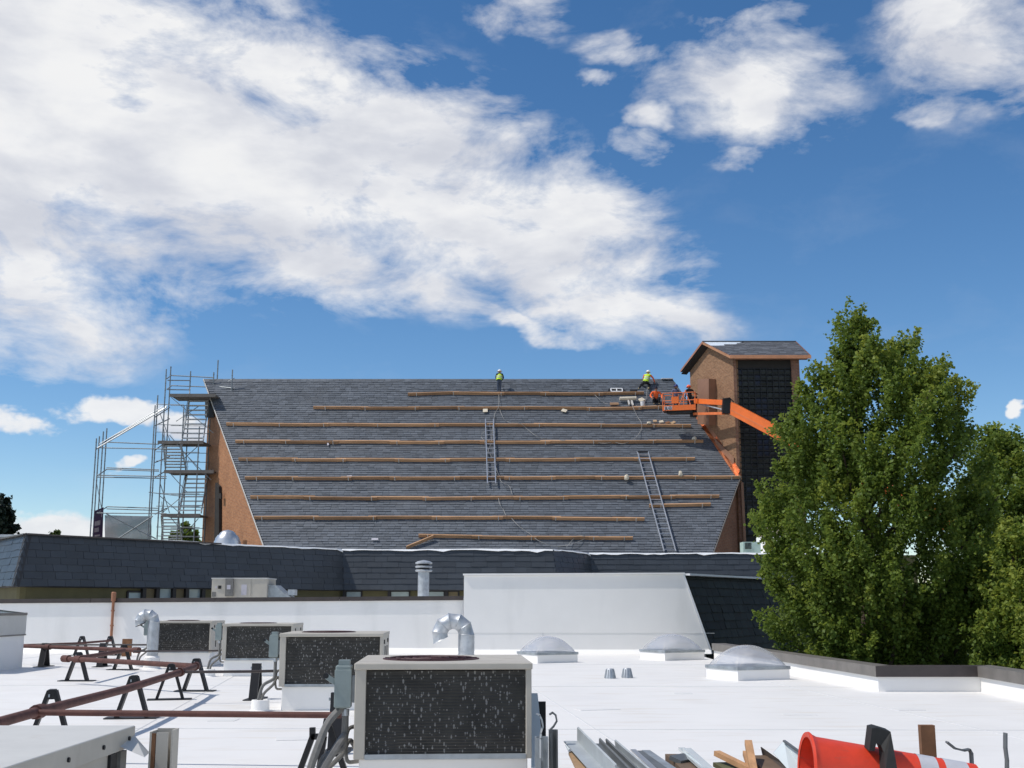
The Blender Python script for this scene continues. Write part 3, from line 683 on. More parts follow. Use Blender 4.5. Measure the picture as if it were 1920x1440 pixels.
for j in range(rows + 1): gr.span((xg0, YF + .10, gz0 + j * ph_ - .026), (xg1, YF + .22, gz0 + j * ph_ + .026))
gr.build('transom_grid', M_dark, tw)
MB().span((xg0, YF + .36, GZ), (xg1, YF + .44, zgt)).build('backing', M_dark, tw)
pms = []
for k_ in range(4):
    q = MB().prism([(-pw * .46, 0, -ph_ * .45), (pw * .46, 0, -ph_ * .45), (pw * .46, -.02, 0), (pw * .46, 0, ph_ * .45), (-pw * .46, 0, ph_ * .45), (-pw * .46, -.02, 0)], (0, .05, 0))
    for mm_ in ((M_glassblk, M_bluepane)):
        me = bpy.data.meshes.new('glass_pane'); me.from_pydata([tuple(p) for p in q.v], [], q.f); me.materials.append(mm_)
        at = me.attributes.new('tone', 'FLOAT', 'FACE'); at.data.foreach_set('value', [k_ / 3] * len(q.f)); pms.append(me)
rr = random.Random(8)
for i in range(cols):
    for j in range(rows):
        jj = rows - 1 - j; blue = (3 <= i <= 4 and 5 <= jj <= 14) or rr.random() < .06
        o = bpy.data.objects.new('glass_pane', pms[rr.randrange(4) * 2 + (1 if blue else 0)]); COL.objects.link(o); o.parent = tw
        o.matrix_local = Matrix.Translation(Vector((xg0 + (i + .5) * pw, YF + .22, gz0 + (j + .5) * ph_)) - ORG[tw.name]) @ Matrix.Rotation((rr.random() - .5) * .06, 4, 'X') @ Matrix.Rotation((rr.random() - .5) * .06, 4, 'Z')
# roof of the tower
OV = .46
xr_t, xr_e = P(1492, 641, YT).x, P(1520, 668, YTE).x
Lx = lambda Y: leftx(Y, OV)
Vt = Vector((0, math.cos(tb_), math.sin(tb_))); Nt = Vector((0, -math.sin(tb_), math.cos(tb_)))
tf = [Vector((Lx(YTE), YTE, ZTE)), Vector((xr_e, YTE, ZTE)), Vector((xr_t, YT, ZT)), Vector((Lx(YT), YT, ZT))]
trf = MB().prism(tf, -Nt * .14).build('roof', M_under, tw)
YB = YRE + .35; ZB = ZT - (YB - YT) * math.tan(tb_)
tbk = [Vector((Lx(YT), YT, ZT)), Vector((xr_t, YT, ZT)), Vector((xr_e, YB, ZB)), Vector((Lx(YB), YB, ZB))]
Nb = Vector((0, math.sin(tb_), math.cos(tb_)))
MB().prism(tbk, -Nb * .14).build('rear_roof', M_under, trf)
Ot = Vector((0, YTE, ZTE)); vt = (YT - YTE) / math.cos(tb_); r_ = random.Random(9)
tsl = slate_rows(vt, lambda v: (Lx(YTE + v * math.cos(tb_)) + .06, xr_e + (xr_t - xr_e) * v / vt), vt / 11, .46, r_)
xw = P(1392, 641, YT).x
keep = [q for q in tsl if not (q[2] > vt * 7.9 / 11 and (q[0] + q[1]) / 2 < (xw - (0 if q[2] > vt * 9.9 / 11 else (.55 if q[2] > vt * 8.9 / 11 else 1.15))))]
slate_parts(keep, Ot, Vector((1, 0, 0)), Vt, Nt, .022, M_slate4, 'slate', trf, r_)
uq = [pt_ for pt_ in (Vector((Lx(YTE + vt * .72 * math.cos(tb_)) + .06, 0, 0)),)]
va_, vb_ = vt * .72, vt * .998
ul = [Ot + Vector((Lx(YTE + va_ * math.cos(tb_)) + .08, 0, 0)) + Vt * va_, Ot + Vector((xw - .9, 0, 0)) + Vt * va_, Ot + Vector((xw, 0, 0)) + Vt * vb_, Ot + Vector((Lx(YT) + .08, 0, 0)) + Vt * vb_]
MB().prism(ul, Nt * .006).build('underlayment', M_under_wht, trf)
MB().bar(Vector((Lx(YTE) - .02, YTE - .03, ZTE - .05)), Vector((xr_e + .02, YTE - .03, ZTE - .05)), .07, .22).build('eave_fascia', M_copper, trf)
MB().bar(Vector((Lx(YTE) + .3, YTE + .14, ZTE - .17)), Vector((xr_e - .2, YTE + .14, ZTE - .17)), .30, .04).build('soffit', M_copper_old, trf)
MB().bar(Vector((Lx(YTE), YTE, ZTE - .06)), Vector((Lx(YT), YT, ZT - .06)), .06, .17, up=Nt).build('rake_fascia', M_copper, trf)
MB().bar(Vector((Lx(YT), YT, ZT - .06)), Vector((Lx(YB), YB, ZB - .06)), .06, .17, up=Nb).build('rake_fascia', M_copper, trf)
MB().prism([Vector((leftx(YT, .02), YT, ZT - .30)), Vector((Lx(YT) + .04, YT, ZT - .26)), Vector((Lx(YB) + .04, YB, ZB - .26)), Vector((leftx(YB, .02), YB, ZB - .30))], (0, 0, .05)).build('rake_soffit', M_soffit, trf)
MB().bar(Vector((xr_t, YT, ZT - .06)), Vector((xr_e, YTE, ZTE - .06)), .05, .2, up=Nt).build('rake_fascia', M_copper, trf)
MB().bar(Vector((Lx(YT), YT, ZT + .03)), Vector((xr_t, YT, ZT + .03)), .16, .05).build('ridge_strip', M_slate4, trf, attr=[.5] * 6)
# copper flashing where the church roof meets the tower wall
fl0, fl1 = pt(XT(vx + .1) - .03, vx + .1, .06), pt(XT(vof(RF(1290, 782))) - .03, vof(RF(1290, 782)), .06)
nseg = 7
for i in range(nseg):
    a, b = fl0.lerp(fl1, i / nseg), fl0.lerp(fl1, (i + .97) / nseg)
    MB().bar(a, b, .42, .03, up=Nc).build('flashing', M_copper, tw)
    MB().bar(a + tnrm * .04 + Vector((.10, 0, .22)), b + tnrm * .04 + Vector((.10, 0, .22)), .03, .30).build('flashing', M_copper_old if i % 3 else M_copper, tw)
def ontower(x, y, off=.0):
    d = ray(x, y); cc = Vector((0, 0, EYE)); t = (C0 + tnrm * off - cc).dot(tnrm) / d.dot(tnrm); return cc + d * t
q = [ontower(1308, 795, .55), ontower(1329, 797, .55), ontower(1329, 710, .55), ontower(1308, 711, .55)]
MB().prism(q, -tnrm * .55).build('copper_duct', M_copper_old, tw)
# sloped copper apron below the duct on the wall
q = [ontower(1341, 835, .05), ontower(1377, 870, .05), ontower(1377, 858, .05), ontower(1341, 822, .05)]
MB().prism(q, tnrm * .04).build('apron', M_copper_old, tw)
MB().bar(P(1391, 905, YF - .12), P(1397, 1030, YF - .12), .16, .16).build('rain_pipe', M_copper_old, tw)

# ================================================================ scaffold staircase at the left end of the church
YA, YBk = 77.4, 79.6
def sp(x, y, Y): return P(x, y, Y)
sc_ = thing('scaffold', 'grey tube scaffold with zigzag stairs standing at the left gable of the church', 'scaffold', (P(290, 1000, 78.4).x, 78.4, GZ))
def post(x, ytop, Y, ybot=None):
    t = sp(x, ytop, Y); z0 = GZ if ybot is None else sp(x, ybot, Y).z
    c_ = MB().tube([(t.x, t.y, z0), t], .042, 6); z = z0 + .5
    while z < t.z - .1: c_.lathe([(.052, 0), (.052, .05)], (t.x, t.y, z), 6); z += .5
    c_.build('post', M_scaf, sc_)
def led(x0, y0, Y0, x1, y1, Y1, r=.038, name='ledger', m=None): MB().tube([sp(x0, y0, Y0), sp(x1, y1, Y1)], r, 6).build(name, m or M_scaf, sc_)
for x, yt, Y in [(181, 822, YA), (186.5, 818, YA + .5), (194, 809, YBk - .4), (200.5, 803, YBk)]: post(x, yt, Y)
for x, yt, Y in [(291, 760, YA), (296, 741, YA + .5)]: post(x, yt, Y)
for x, yt, Y in [(312, 692, YA), (320.5, 687, YBk)]: post(x, yt, Y)
for x, yt, Y in [(345, 760, YA), (357.5, 696, YBk)]: post(x, yt, Y)
for x, yt, Y in [(374, 800, YA), (394, 785, YBk), (401, 698, YBk), (409, 675, YBk + .4)]: post(x, yt, Y)
post(436, 693, YR - .9, 745)
# outer bay
for y0, y1, Y in [(829, 833, YBk), (839.5, 842, YA), (877, 881, YBk), (880, 883.5, YBk - .4), (891, 893.5, YA), (894.5, 897, YA + .3), (950, 953, YBk), (954, 957, YBk - .4), (962, 963, YA)]:
    x0 = 200 if Y > 78.5 else 182
    led(x0, y0, Y, 298 if Y > 78.5 else 312, y1, Y)
for y0, y1 in [(842, 826), (893, 880), (962, 951)]:
    led(181, y0, YA, 200, y1, YBk); led(291, y0 + 2, YA, 312, y1 + 2, YBk); led(291, y0 - 95 if y0 > 850 else y0 - 60, YA, 318, y1 - 95 if y0 > 850 else y1 - 62, YBk)
led(183, 840, YA, 312, 764, YA, .05, 'stair_handrail', M_scaf_alu); led(200, 826, YBk, 313, 762, YBk, .05, 'stair_handrail', M_scaf_alu)
led(186, 833, YA + .4, 305, 763, YA + .4, .03, 'stair_handrail', M_scaf_alu)
led(199, 963, YA, 292, 1010, YA, .045, 'cross_brace'); led(218, 1012, YA, 286, 968, YA, .045, 'cross_brace')
led(181, 905, YA, 190, 952, YA + .4, .02, 'tie_rope')
# top guard rails and platforms
for y0, y1 in [(704, 707), (723, 725)]: led(321, y0, YBk, 401, y1 + 1, YBk)
for y0 in (711, 728.5): led(314, y0 + 2, YA, 357, y0 + 2.5, YA + .6)
for y in (705, 725): led(313, y + 5, YA, 321, y - 1, YBk)
led(401, 724, YBk, 437, 728, YR - .9); led(428, 715, YR - .9, 440, 709, YR - .9, .025); led(426, 737, YR - .9, 440, 727, YR - .9, .025)
def platform(x0, x1, y, Ya=YA, Yb=YBk, m=M_deck):
    a, b = sp(x0, y, Ya), sp(x1, y, Ya); n_ = 4
    for k_ in range(n_):
        ya_, yb_ = Ya + (Yb - Ya) * k_ / n_ + .01, Ya + (Yb - Ya) * (k_ + 1) / n_ - .01
        MB().span((a.x, ya_, a.z - .06), (b.x, yb_, a.z)).build('deck_board', m, sc_)
    MB().span((a.x, Ya - .05, a.z - .16), (b.x, Ya, a.z + .06)).build('toe_board', M_deck, sc_)
platform(318, 405, 740); platform(296, 382, 828); platform(308, 401, 883); platform(303, 376, 965)
def flight(x0t, x1t, yt, Yt, x0b, x1b, yb, Yb):
    a, b, c_, d_ = sp(x0t, yt, Yt), sp(x1t, yt, Yt), sp(x0b, yb, Yb), sp(x1b, yb, Yb)
    MB().bar(a, c_, .05, .22).build('stair_stringer', M_scaf_alu, sc_); MB().bar(b, d_, .05, .22).build('stair_stringer', M_scaf_alu, sc_)
    n_ = 9
    for k_ in range(n_):
        t = (k_ + .5) / n_; p, q_ = a.lerp(c_, t), b.lerp(d_, t)
        MB().bar(p, q_, .26, .07).build('tread', M_scaf_alu, sc_)
    up = Vector((0, 0, .95)); MB().tube([a + up * .9, c_ + up], .022, 6).build('stair_handrail', M_scaf_alu, sc_)
    MB().tube([a + up * .45, c_ + up * .5], .018, 6).build('stair_handrail', M_scaf_alu, sc_)
flight(356, 392, 748, YBk, 341, 381, 826, YA); flight(306, 338, 828, YA, 310, 349, 879, YBk)
flight(352, 391, 886, YBk, 336, 377, 961, YA); flight(302, 334, 965, YA, 306, 341, 1019, YBk)
for (x0, y0, x1, y1, Y) in [(321, 745, 400, 812, YA), (318, 816, 372, 880, YA), (342, 846, 396, 900, YA), (316, 884, 350, 922, YA), (342, 966, 300, 930, YA), (330, 790, 372, 762, YBk), (345, 860, 376, 832, YBk),
                            (300, 775, 320, 830, YA), (300, 905, 318, 962, YA), (318, 968, 345, 1000, YA), (348, 1000, 372, 972, YBk), (392, 812, 401, 880, YBk), (306, 960, 335, 936, YBk)]:
    led(x0, y0, Y, x1, y1, Y, .026, 'diagonal_brace')
for y in (758, 796, 810, 847, 864, 925, 949, 988, 1005):
    led(293, y, YA, 374 if y > 830 else 345, y + 1, YA, .024); led(320, y + 2, YBk, 402, y + 3, YBk, .024)
led(279, 923, YA, 345, 931, YA, .03)
# banners
b_ = P(215, 1010, YBk - .2)
def sheet(name, pts, m, n_=10, amp=.06, label='', cat='banner', thick=.012):
    a, b, c_, d_ = pts; vs, fs = [], []
    for j in range(n_ + 1):
        for i in range(n_ + 1):
            u, v = i / n_, j / n_; p = a.lerp(b, u).lerp(d_.lerp(c_, u), v)
            vs.append(p + Vector((0, amp * math.sin(u * 7 + v * 3) + amp * .6 * math.sin(v * 9 - u * 4), 0)))
    for j in range(n_):
        for i in range(n_): k_ = j * (n_ + 1) + i; fs.append((k_, k_ + 1, k_ + n_ + 2, k_ + n_ + 1))
    o = MB().add(vs, fs).build(name, m, None, org=(a + b) / 2); s_ = o.modifiers.new('solid', 'SOLIDIFY'); s_.thickness = thick; return tag(o, label, cat)
def mesh_mat():
    m = mat('grey_debris_net', (.24, .23, .25), 1.0, spec=0.0, var=.15, scale=1.5); n, l, b = nodes(m)
    t = n.new('ShaderNodeBsdfTransparent'); x = n.new('ShaderNodeMixShader'); x.inputs[0].default_value = .36; o = n['Material Output']
    l.new(b.outputs[0], x.inputs[1]); l.new(t.outputs[0], x.inputs[2]); l.new(x.outputs[0], o.inputs[0]); return m
M_net = mesh_mat(); M_purple = mat('purple_banner', (.085, .055, .125), .7, var=.25, scale=2); M_bwhite = mat('banner_print', (.50, .48, .52), .7)
sheet('debris_net', [P(196, 1016, YBk - .6), P(284, 1018, YBk - .6), P(283, 968, YBk - .6), P(196, 966, YBk - .6)], M_net, label='grey see-through net stretched across the lowest scaffold bay', cat='net')
bo = thing('banner', 'purple and white printed banner hanging on the end of the scaffold', 'banner', P(184, 1016, YA - .1))
pa = [P(174.5, 1010, YA - .1), P(192, 1008, YA + 1.2), P(194, 951, YA + 1.2), P(177, 958, YA - .1)]
MB().prism(pa, (.0, .03, 0)).build('sheet', M_purple, bo)
def onb(u, v, o=-.02): return pa[0].lerp(pa[1], u).lerp(pa[3].lerp(pa[2], u), v) + Vector((.0, o, 0))
for (u0, u1, v0, v1) in [(.12, .72, .44, .60), (.12, .60, .22, .36), (.15, .72, .06, .12)]:
    MB().prism([onb(u0, v0), onb(u1, v0), onb(u1, v1), onb(u0, v1)], (0, -.01, 0)).build('printed_panel', M_bwhite, bo)
arc = [onb(.55 + .28 * math.sin(t), .80 + .10 * math.cos(t) - .12 * (t > 1.2)) for t in [0, .4, .8, 1.2, 1.5]]
MB().tube(arc, .03, 5).build('printed_arc', M_bwhite, bo)

# ================================================================ roof planks, brackets, ladders, ropes on the church
rows_ = [('topmost', [(765, 739), (840, 736), (900, 737.5), (1000, 737.5), (1120, 738), (1207, 737)]), ('second', [(588, 764), (720, 765), (960, 764), (1120, 766), (1250, 763)]),
         ('third', [(425, 795), (700, 796), (1000, 796), (1295, 798)]), ('fourth', [(442, 827.5), (800, 829), (1318, 827)]), ('fifth', [(448, 861), (800, 862), (1302, 860)]),
         ('sixth', [(460, 896), (800, 896), (1100, 895), (1387, 894)]), ('seventh', [(470, 932), (800, 934), (1100, 932), (1348, 930)]), ('eighth', [(477, 970.5), (700, 970), (960, 970), (1208, 973)]),
         ('lowest', [(785, 1004), (1000, 1008), (1186, 1008)]), ('short lower right', [(1217, 948), (1332, 946)])]
TI = Vector((0, 0, 0))
tilt = R(12); Vp = (Vc * math.cos(tilt) - Nc * math.sin(tilt)).normalized(); Np = Vector((1, 0, 0)).cross(Vp); Np = Np if Np.y < 0 else -Np
def interp(pl, x):
    for (x0, y0), (x1, y1) in zip(pl, pl[1:]):
        if x <= x1: return y0 + (y1 - y0) * (x - x0) / (x1 - x0)
    return pl[-1][1]
WDIR = Vector((0, -.62, .785)).normalized(); FN = Vector((0, -.785, -.62)).normalized()
def plank_between(a, b, lift, label, name='plank', grp='planks laid in rows up the church roof', wd=.20, tone=None):
    th = .085; o_ = (a + b) / 2; a, b = a + FN * lift, b + FN * lift
    q = [a + WDIR * .02, b + WDIR * .02, b + WDIR * (wd + .02), a + WDIR * (wd + .02)]
    mbx = MB().add(q + [p + FN * th for p in q], [(3, 2, 1, 0), (4, 5, 6, 7), (0, 1, 5, 4), (1, 2, 6, 5), (2, 3, 7, 6), (3, 0, 4, 7)])
    o = mbx.build(name, M_plank, None, org=o_, attr=[rng.random() if tone is None else tone] * 6); return tag(o, label, 'plank', grp)
for rn, pl in rows_:
    r_ = random.Random(rn); x = pl[0][0]; xe = pl[-1][0]; k_ = 0; nk = 0
    brx = [x + 14 + r_.random() * 10]
    while x < xe - 8:
        ln = 80 + r_.random() * 42; xn = min(x + ln, xe); xn = xe if xe - xn < 40 else xn
        ov = 9 + r_.random() * 12
        a, b = RF(x - (ov if k_ else 0), interp(pl, max(x - ov, pl[0][0])) + 2.5, .01), RF(xn, interp(pl, xn) + 2.5 + (r_.random() - .5) * 1.0, .01)
        nm = f'{ORD[k_]} plank from the left in the {rn} plank row on the church roof'
        plank_between(a, b, .0 if k_ % 2 == 0 else .05, nm)
        brx.append(xn - ov * .5); x = xn; k_ += 1
    brx = sorted(brx)[:-1] + [xe - 16]
    for j, bx in enumerate(sorted(set(round(q, 1) for q in brx))):
        p = RF(bx, interp(pl, bx) + 2.5, .02); mbx = MB(); q0 = p + FN * .155
        mbx.bar(q0 - WDIR * .06, q0 + WDIR * .25, .05, .014, up=FN); mbx.bar(p + FN * .02 - WDIR * .0, q0 - WDIR * .05, .05, .014, up=WDIR)
        o = mbx.build('roof_bracket', M_trim, None, org=p); tag(o, f'{ORD[j]} steel bracket from the left under the {rn} plank row', 'bracket', 'brackets carrying the roof planks')
plank_between(RF(762, 1029, .02), RF(813, 1008, .12), .01, 'loose plank slanting down from the left end of the lowest plank row', grp='planks laid in rows up the church roof', tone=.8)
def ladder(label, x0, y0, x1, y1, w0, w1, nr, off=.26):
    a0, a1, b0, b1 = RF(x0, y0, off), RF(x0 + w0, y0, off), RF(x1, y1, off), RF(x1 + w1, y1, off)
    t = thing('ladder', label, 'ladder', b0, 'ladders on the church roof')
    for p, q_ in ((a0, b0), (a1, b1)): MB().bar(p, q_, .06, .10, up=Nc).build('rail', M_alu, t)
    for k_ in range(nr):
        f_ = (k_ + .6) / nr; MB().tube([a0.lerp(b0, f_), a1.lerp(b1, f_)], .026, 6).build('rung', M_alu, t)
    return t
t = ladder('short aluminium ladder at mid roof below the standing worker', 910, 786, 914, 907, 15, 15.5, 14)
t = ladder('long aluminium ladder reaching from the low wing up to the fifth plank row', 1195, 847, 1245, 1034, 20, 22, 21)
MB().bar(RF(1195, 846.5, .30), RF(1215, 846.5, .30), .12, .05, up=Nc).build('ladder_pad', M_dark, t)
def rope(label, px, r=.015, off=.10, end3d=None):
    pts = [RF(x, y, off + (.18 if k_ % 2 else 0)) for k_, (x, y) in enumerate(px)]
    # smooth
    sm = []
    for i in range(len(pts) - 1):
        p0, p1, p2, p3 = pts[max(i - 1, 0)], pts[i], pts[i + 1], pts[min(i + 2, len(pts) - 1)]
        for j in range(5):
            t = j / 5; sm.append(.5 * ((2 * p1) + (p2 - p0) * t + (2 * p0 - 5 * p1 + 4 * p2 - p3) * t * t + (3 * p1 - p0 - 3 * p2 + p3) * t ** 3))
    sm.append(pts[-1])
    if end3d: sm = [Vector(q) for q in end3d] + sm
    o = MB().tube(sm, r, 5).build('safety_rope', M_rope, None, org=pts[-1], smooth=True); return tag(o, label, 'rope')
rope('grey rope running from the standing worker down beside the short ladder', [(935, 735), (935, 762), (928, 775), (924, 800), (921, 830), (916, 845), (925, 862), (931, 880), (936, 892), (940, 903), (955, 912), (960, 926)])
rope('grey rope sagging right from the second plank row under the standing worker', [(936, 764), (942, 780), (952, 791), (975, 794), (988, 804), (1002, 815), (1020, 823), (1060, 826)])
rope('thin grey rope hanging in the middle between the sixth and eighth plank rows', [(934, 930), (937, 945), (944, 956), (949, 966), (956, 968), (970, 984), (992, 1000), (1012, 1015), (1040, 1024), (1072, 1020), (1096, 1010), (1094, 1005), (1080, 1006), (1062, 1026)])
rope('grey rope looping below the tool bundle at the upper right of the roof', [(1182, 752), (1188, 766), (1196, 782), (1203, 794), (1202, 806), (1194, 818), (1184, 826), (1168, 832), (1150, 829), (1136, 831), (1120, 830), (1110, 826)])
rope('short grey rope below the topmost plank row left of the tool bundle', [(1114, 739), (1122, 747), (1132, 755), (1140, 757)])
rope('grey rope from the kneeling worker down to the second plank row', [(1214, 722), (1213, 735), (1211, 748), (1208, 757)])
rope('small loop of grey rope left of the short ladder', [(910, 808), (904, 813), (903, 820), (908, 825), (914, 826)], .013)
def scrap(label, x, y, wpx, hpx, m, rot=0, th=.02, name='paper_scrap', cat='scrap'):
    c_ = RF(x, y, .14); w_, h_ = wpx / 28, hpx / 19; u = Uc * math.cos(rot) + Vc * math.sin(rot); v = Vc * math.cos(rot) - Uc * math.sin(rot)
    q = [c_ - u * w_ / 2 - v * h_ / 2, c_ + u * w_ / 2 - v * h_ / 2 * .8, c_ + u * w_ / 2 * .9 + v * h_ / 2, c_ - u * w_ / 2 + v * h_ / 2 * .9]
    return tag(MB().prism(q, Nc * th).build(name, m, None, org=c_), label, cat)
scrap('tan card scrap tucked below the second plank row by the short ladder', 910, 770, 9, 7, M_paper, 0, .03)
scrap('pale card scrap below the second plank row at mid roof', 1058, 770, 10, 6, M_paper, -.5, .03)
scrap('white paper scrap on the sixth plank row left of the middle', 655, 894, 9, 4, M_bwhite, .1, .03)
scrap('white paper scrap low on the slates at left', 703, 1011, 11, 3, M_bwhite, 0, .015)
scrap('tiny white paper scrap under the fourth plank row', 615, 833, 3, 5, M_bwhite, .2, .02)
def bag(label, x, y, w_, h_, m, off=.3):
    c_ = RF(x, y, off); mbx = MB(); r_ = random.Random(label)
    mbx.lathe([(w_ * .35, -h_ / 2), (w_ * .52, -h_ * .3), (w_ * .5, 0), (w_ * .42, h_ * .3), (w_ * .2, h_ / 2)], c_, 9)
    for v in mbx.v: v += Vector(((r_.random() - .5), (r_.random() - .5), (r_.random() - .5))) * w_ * .16
    return tag(mbx.build('sack', m, None, org=c_, smooth=True), label, 'sack')
bag('crumpled beige sack on the sixth plank row left of the long ladder', 1175, 895, .30, .34, M_paper); bag('upright pale sack on the sixth plank row right of the long ladder', 1276, 888, .26, .34, M_paper)
bag('small beige sack at the right end of the fourth plank row', 1302, 822, .30, .22, M_paper); bag('small pale sack on the third plank row', 1217, 793, .32, .16, M_paper)
# white frame with dark openings near the ridge, tool bundle, white bucket
fo = thing('slate_cutter_frame', 'white frame with three dark openings lying just above the topmost plank row', 'frame', RF(1156, 733, .1))
u0, u1 = RF(1146, 734, .12), RF(1167, 734, .12); h_ = Vc * .34
for f_ in (0, .5, 1.0): MB().bar(u0.lerp(u1, f_), u0.lerp(u1, f_) + h_, .06, .05, up=Nc).build('upright', M_membrane_edge, fo)
for s_ in (0, 1): MB().bar(u0 + h_ * s_, u1 + h_ * s_, .06, .05, up=Nc).build('crossbar', M_membrane_edge, fo)
MB().prism([u0 - Vector((.25, 0, 0)) - Nc * .06, u1 + Vector((.25, 0, 0)) - Nc * .06, u1 + h_ + Vector((.15, 0, 0)) - Nc * .06, u0 + h_ - Vector((.15, 0, 0)) - Nc * .06], Nc * .03).build('backing', M_dark, fo)
a, b = RF(1162, 747.5, .25), RF(1193, 746.5, .25)
tag(MB().tube([a, b], .12, 10).build('paper_roll', M_paper, None, org=a, smooth=True), 'pale paper roll lying between the two top plank rows', 'roll')
mbx = MB(); mbx.bar(RF(1178, 751, .2), RF(1180, 759, .2), .10, .10); mbx.bar(RF(1184, 751, .2), RF(1187, 760, .2), .10, .10)
tag(mbx.build('roll_trestle', M_trim, None, org=RF(1180, 757)), 'pale two legged trestle under the paper roll', 'trestle')
c_ = RF(1205, 757, .22); tag(MB().lathe([(.13, -.15), (.17, .15), (.18, .15), (.16, .13), (.12, -.13)], c_, 12).build('bucket', M_membrane_edge, None, org=c_, smooth=True), 'white bucket on the second plank row beside the kneeling worker', 'bucket')
scrap('buff slate wrapper leaning beside the white bucket', 1203, 750, 11, 7, M_paper, .6, .05)
scrap('ochre board lying on the second plank row left of the bucket', 1152, 758, 17, 5, M_plank, 0, .06, 'short_board', 'board')
scrap('dark slate stack on the topmost plank row at right', 1188, 733, 14, 4, M_dark, 0, .08, 'slate_stack', 'slates')
for k_, (x, y) in enumerate([(1228, 790), (1240, 791), (1252, 793), (1262, 793)]):
    scrap(f'{ORD[k_]} broken slate from the left lying on the third plank row below the lift basket', x, y, 7 + k_, 4, [M_card, M_paper, M_rust2, M_card][k_], .2 * k_, .05, 'slate_offcut', 'slate')

# ================================================================ boom lift
YL = 72.0
lift = thing('boom_lift', 'orange boom lift with open basket raised in front of the tower', 'boom lift', Vector((P(1800, 1000, 66).x + 6, 64, GZ)))
bz0 = P(1262, 772, 75.2).z; X0, X1 = P(1243, 770, 75.2).x, P(1303, 770, 75.2).x; Yb0, Yb1 = 74.3, 75.3
m_ = Matrix.Rotation(R(-14), 3, 'Z'); cb_ = Vector(((X0 + X1) / 2, (Yb0 + Yb1) / 2, bz0))
def bk_(x, y, z): return cb_ + m_ @ Vector((x, y, z))
hx, hy = (X1 - X0) / 2, .48
MB().prism([bk_(-hx, -hy, 0), bk_(hx, -hy, 0), bk_(hx, hy, 0), bk_(-hx, hy, 0)], (0, 0, -.05)).build('basket_floor', M_dark, lift)
toe = MB()
for (a, b) in (((-hx, -hy), (hx, -hy)), ((hx, -hy), (hx, hy)), ((hx, hy), (-hx, hy)), ((-hx, hy), (-hx, -hy))): toe.bar(bk_(*a, .12), bk_(*b, .12), .04, .34)
toe.build('toe_board', M_orange, lift)
for (a, b, z) in [((-hx, -hy), (hx, -hy), 1.1), ((hx, -hy), (hx, hy), 1.1), ((hx, hy), (-hx, hy), 1.1), ((-hx, hy), (-hx, -hy), 1.1), ((-hx, -hy), (hx, -hy), .6), ((-hx, hy), (-hx, -hy), .6), ((hx, hy), (-hx, hy), .6)]:
    MB().tube([bk_(*a, z), bk_(*b, z)], .028, 6).build('basket_rail', M_orange_pale, lift)
for (a, b) in [(-hx, -hy), (-hx * .35, -hy), (hx * .3, -hy), (hx, -hy), (hx, hy), (-hx * .1, hy), (-hx, hy)]:
    MB().tube([bk_(a, b, 0), bk_(a, b, 1.1)], .028, 6).build('basket_upright', M_orange_pale, lift)
MB().tube([bk_(hx * .0, -hy, .3), bk_(hx * .45, -hy, 1.25)], .03, 6).build('basket_brace', M_orange_pale, lift); MB().tube([bk_(hx * .72, -hy, .3), bk_(hx * .40, -hy, 1.25)], .03, 6).build('basket_brace', M_orange_pale, lift)
MB().prism([bk_(-hx * .42, -hy - .03, .42), bk_(-hx * .02, -hy - .03, .42), bk_(-hx * .02, -hy - .03, .85), bk_(-hx * .42, -hy - .03, .85)], (0, .25, 0)).build('control_box', M_orange, lift)
MB().prism([bk_(-hx * .9, -hy - .024, .0), bk_(-hx * .42, -hy - .024, .0), bk_(-hx * .42, -hy - .024, .24), bk_(-hx * .9, -hy - .024, .24)], (0, .01, 0)).build('decal', M_bwhite, lift)
tx = bpy.data.curves.new('decal_lettering', 'FONT'); tx.body = 'JLG'; tx.size = .30; tx.extrude = .004; tx.align_x = 'CENTER'
to = bpy.data.objects.new('decal_lettering', tx); COL.objects.link(to); dg = bpy.context.evaluated_depsgraph_get(); me = bpy.data.meshes.new_from_object(to.evaluated_get(dg)); bpy.data.objects.remove(to); me.materials.clear(); me.materials.append(M_dark)
to = bpy.data.objects.new('decal_lettering', me); COL.objects.link(to); to.parent = lift; to.matrix_local = Matrix.Translation(bk_(-hx * .66, -hy - .042, .015) - ORG[lift.name]) @ (m_ @ Matrix.Rotation(R(90), 3, 'X')).to_4x4()
MB().prism([bk_(-hx * .8, -hy * .6, -.05), bk_(hx * .8, -hy * .8, -.05), bk_(hx * .8, hy * .6, -.05), bk_(-hx * .6, hy * .6, -.05)], (0, 0, -.16)).build('basket_support', M_dark, lift)
j0, j1 = P(1303, 752, 74.6), P(1360, 755, YL); k0, k1 = P(1300, 776, 74.6), P(1358, 775, YL)
MB().bar(j0, j1, .22, .32).build('jib', M_orange, lift); MB().bar(k0, k1, .14, .16).build('jib_link', M_orange_pale, lift)
MB().tube([P(1312, 757, 74.2), P(1362, 770, YL)], .06, 8).build('jib_cylinder', M_galv_dull, lift)
mbx = MB(); mbx.bar(P(1301, 744, 74.7), P(1300, 782, 74.7), .40, .36, up=(0, 1, 0)); mbx.build('basket_mount', M_dark, lift)
mbx = MB(); mbx.bar(P(1362, 748, YL), P(1361, 776, YL), .48, .50, up=(0, 1, 0)); mbx.build('knuckle', M_dark, lift); MB().tube([P(1357, 748, YL - .3), P(1368, 746, YL - .3), P(1376, 754, YL - .3)], .04, 6).build('hose', M_dark, lift)
n0, n1 = P(1369, 764, YL), P(1486, 826, 69.5)
dirb = (n1 - n0).normalized(); n2 = n0 + dirb * 8.0
MB().bar(n0, n2, .45, .72).build('boom_section', M_orange, lift)
MB().bar(n0 + Vector((0, -.26, -.2)), n2 + Vector((0, -.26, -.2)), .06, .10).build('boom_rib', M_orange_pale, lift)
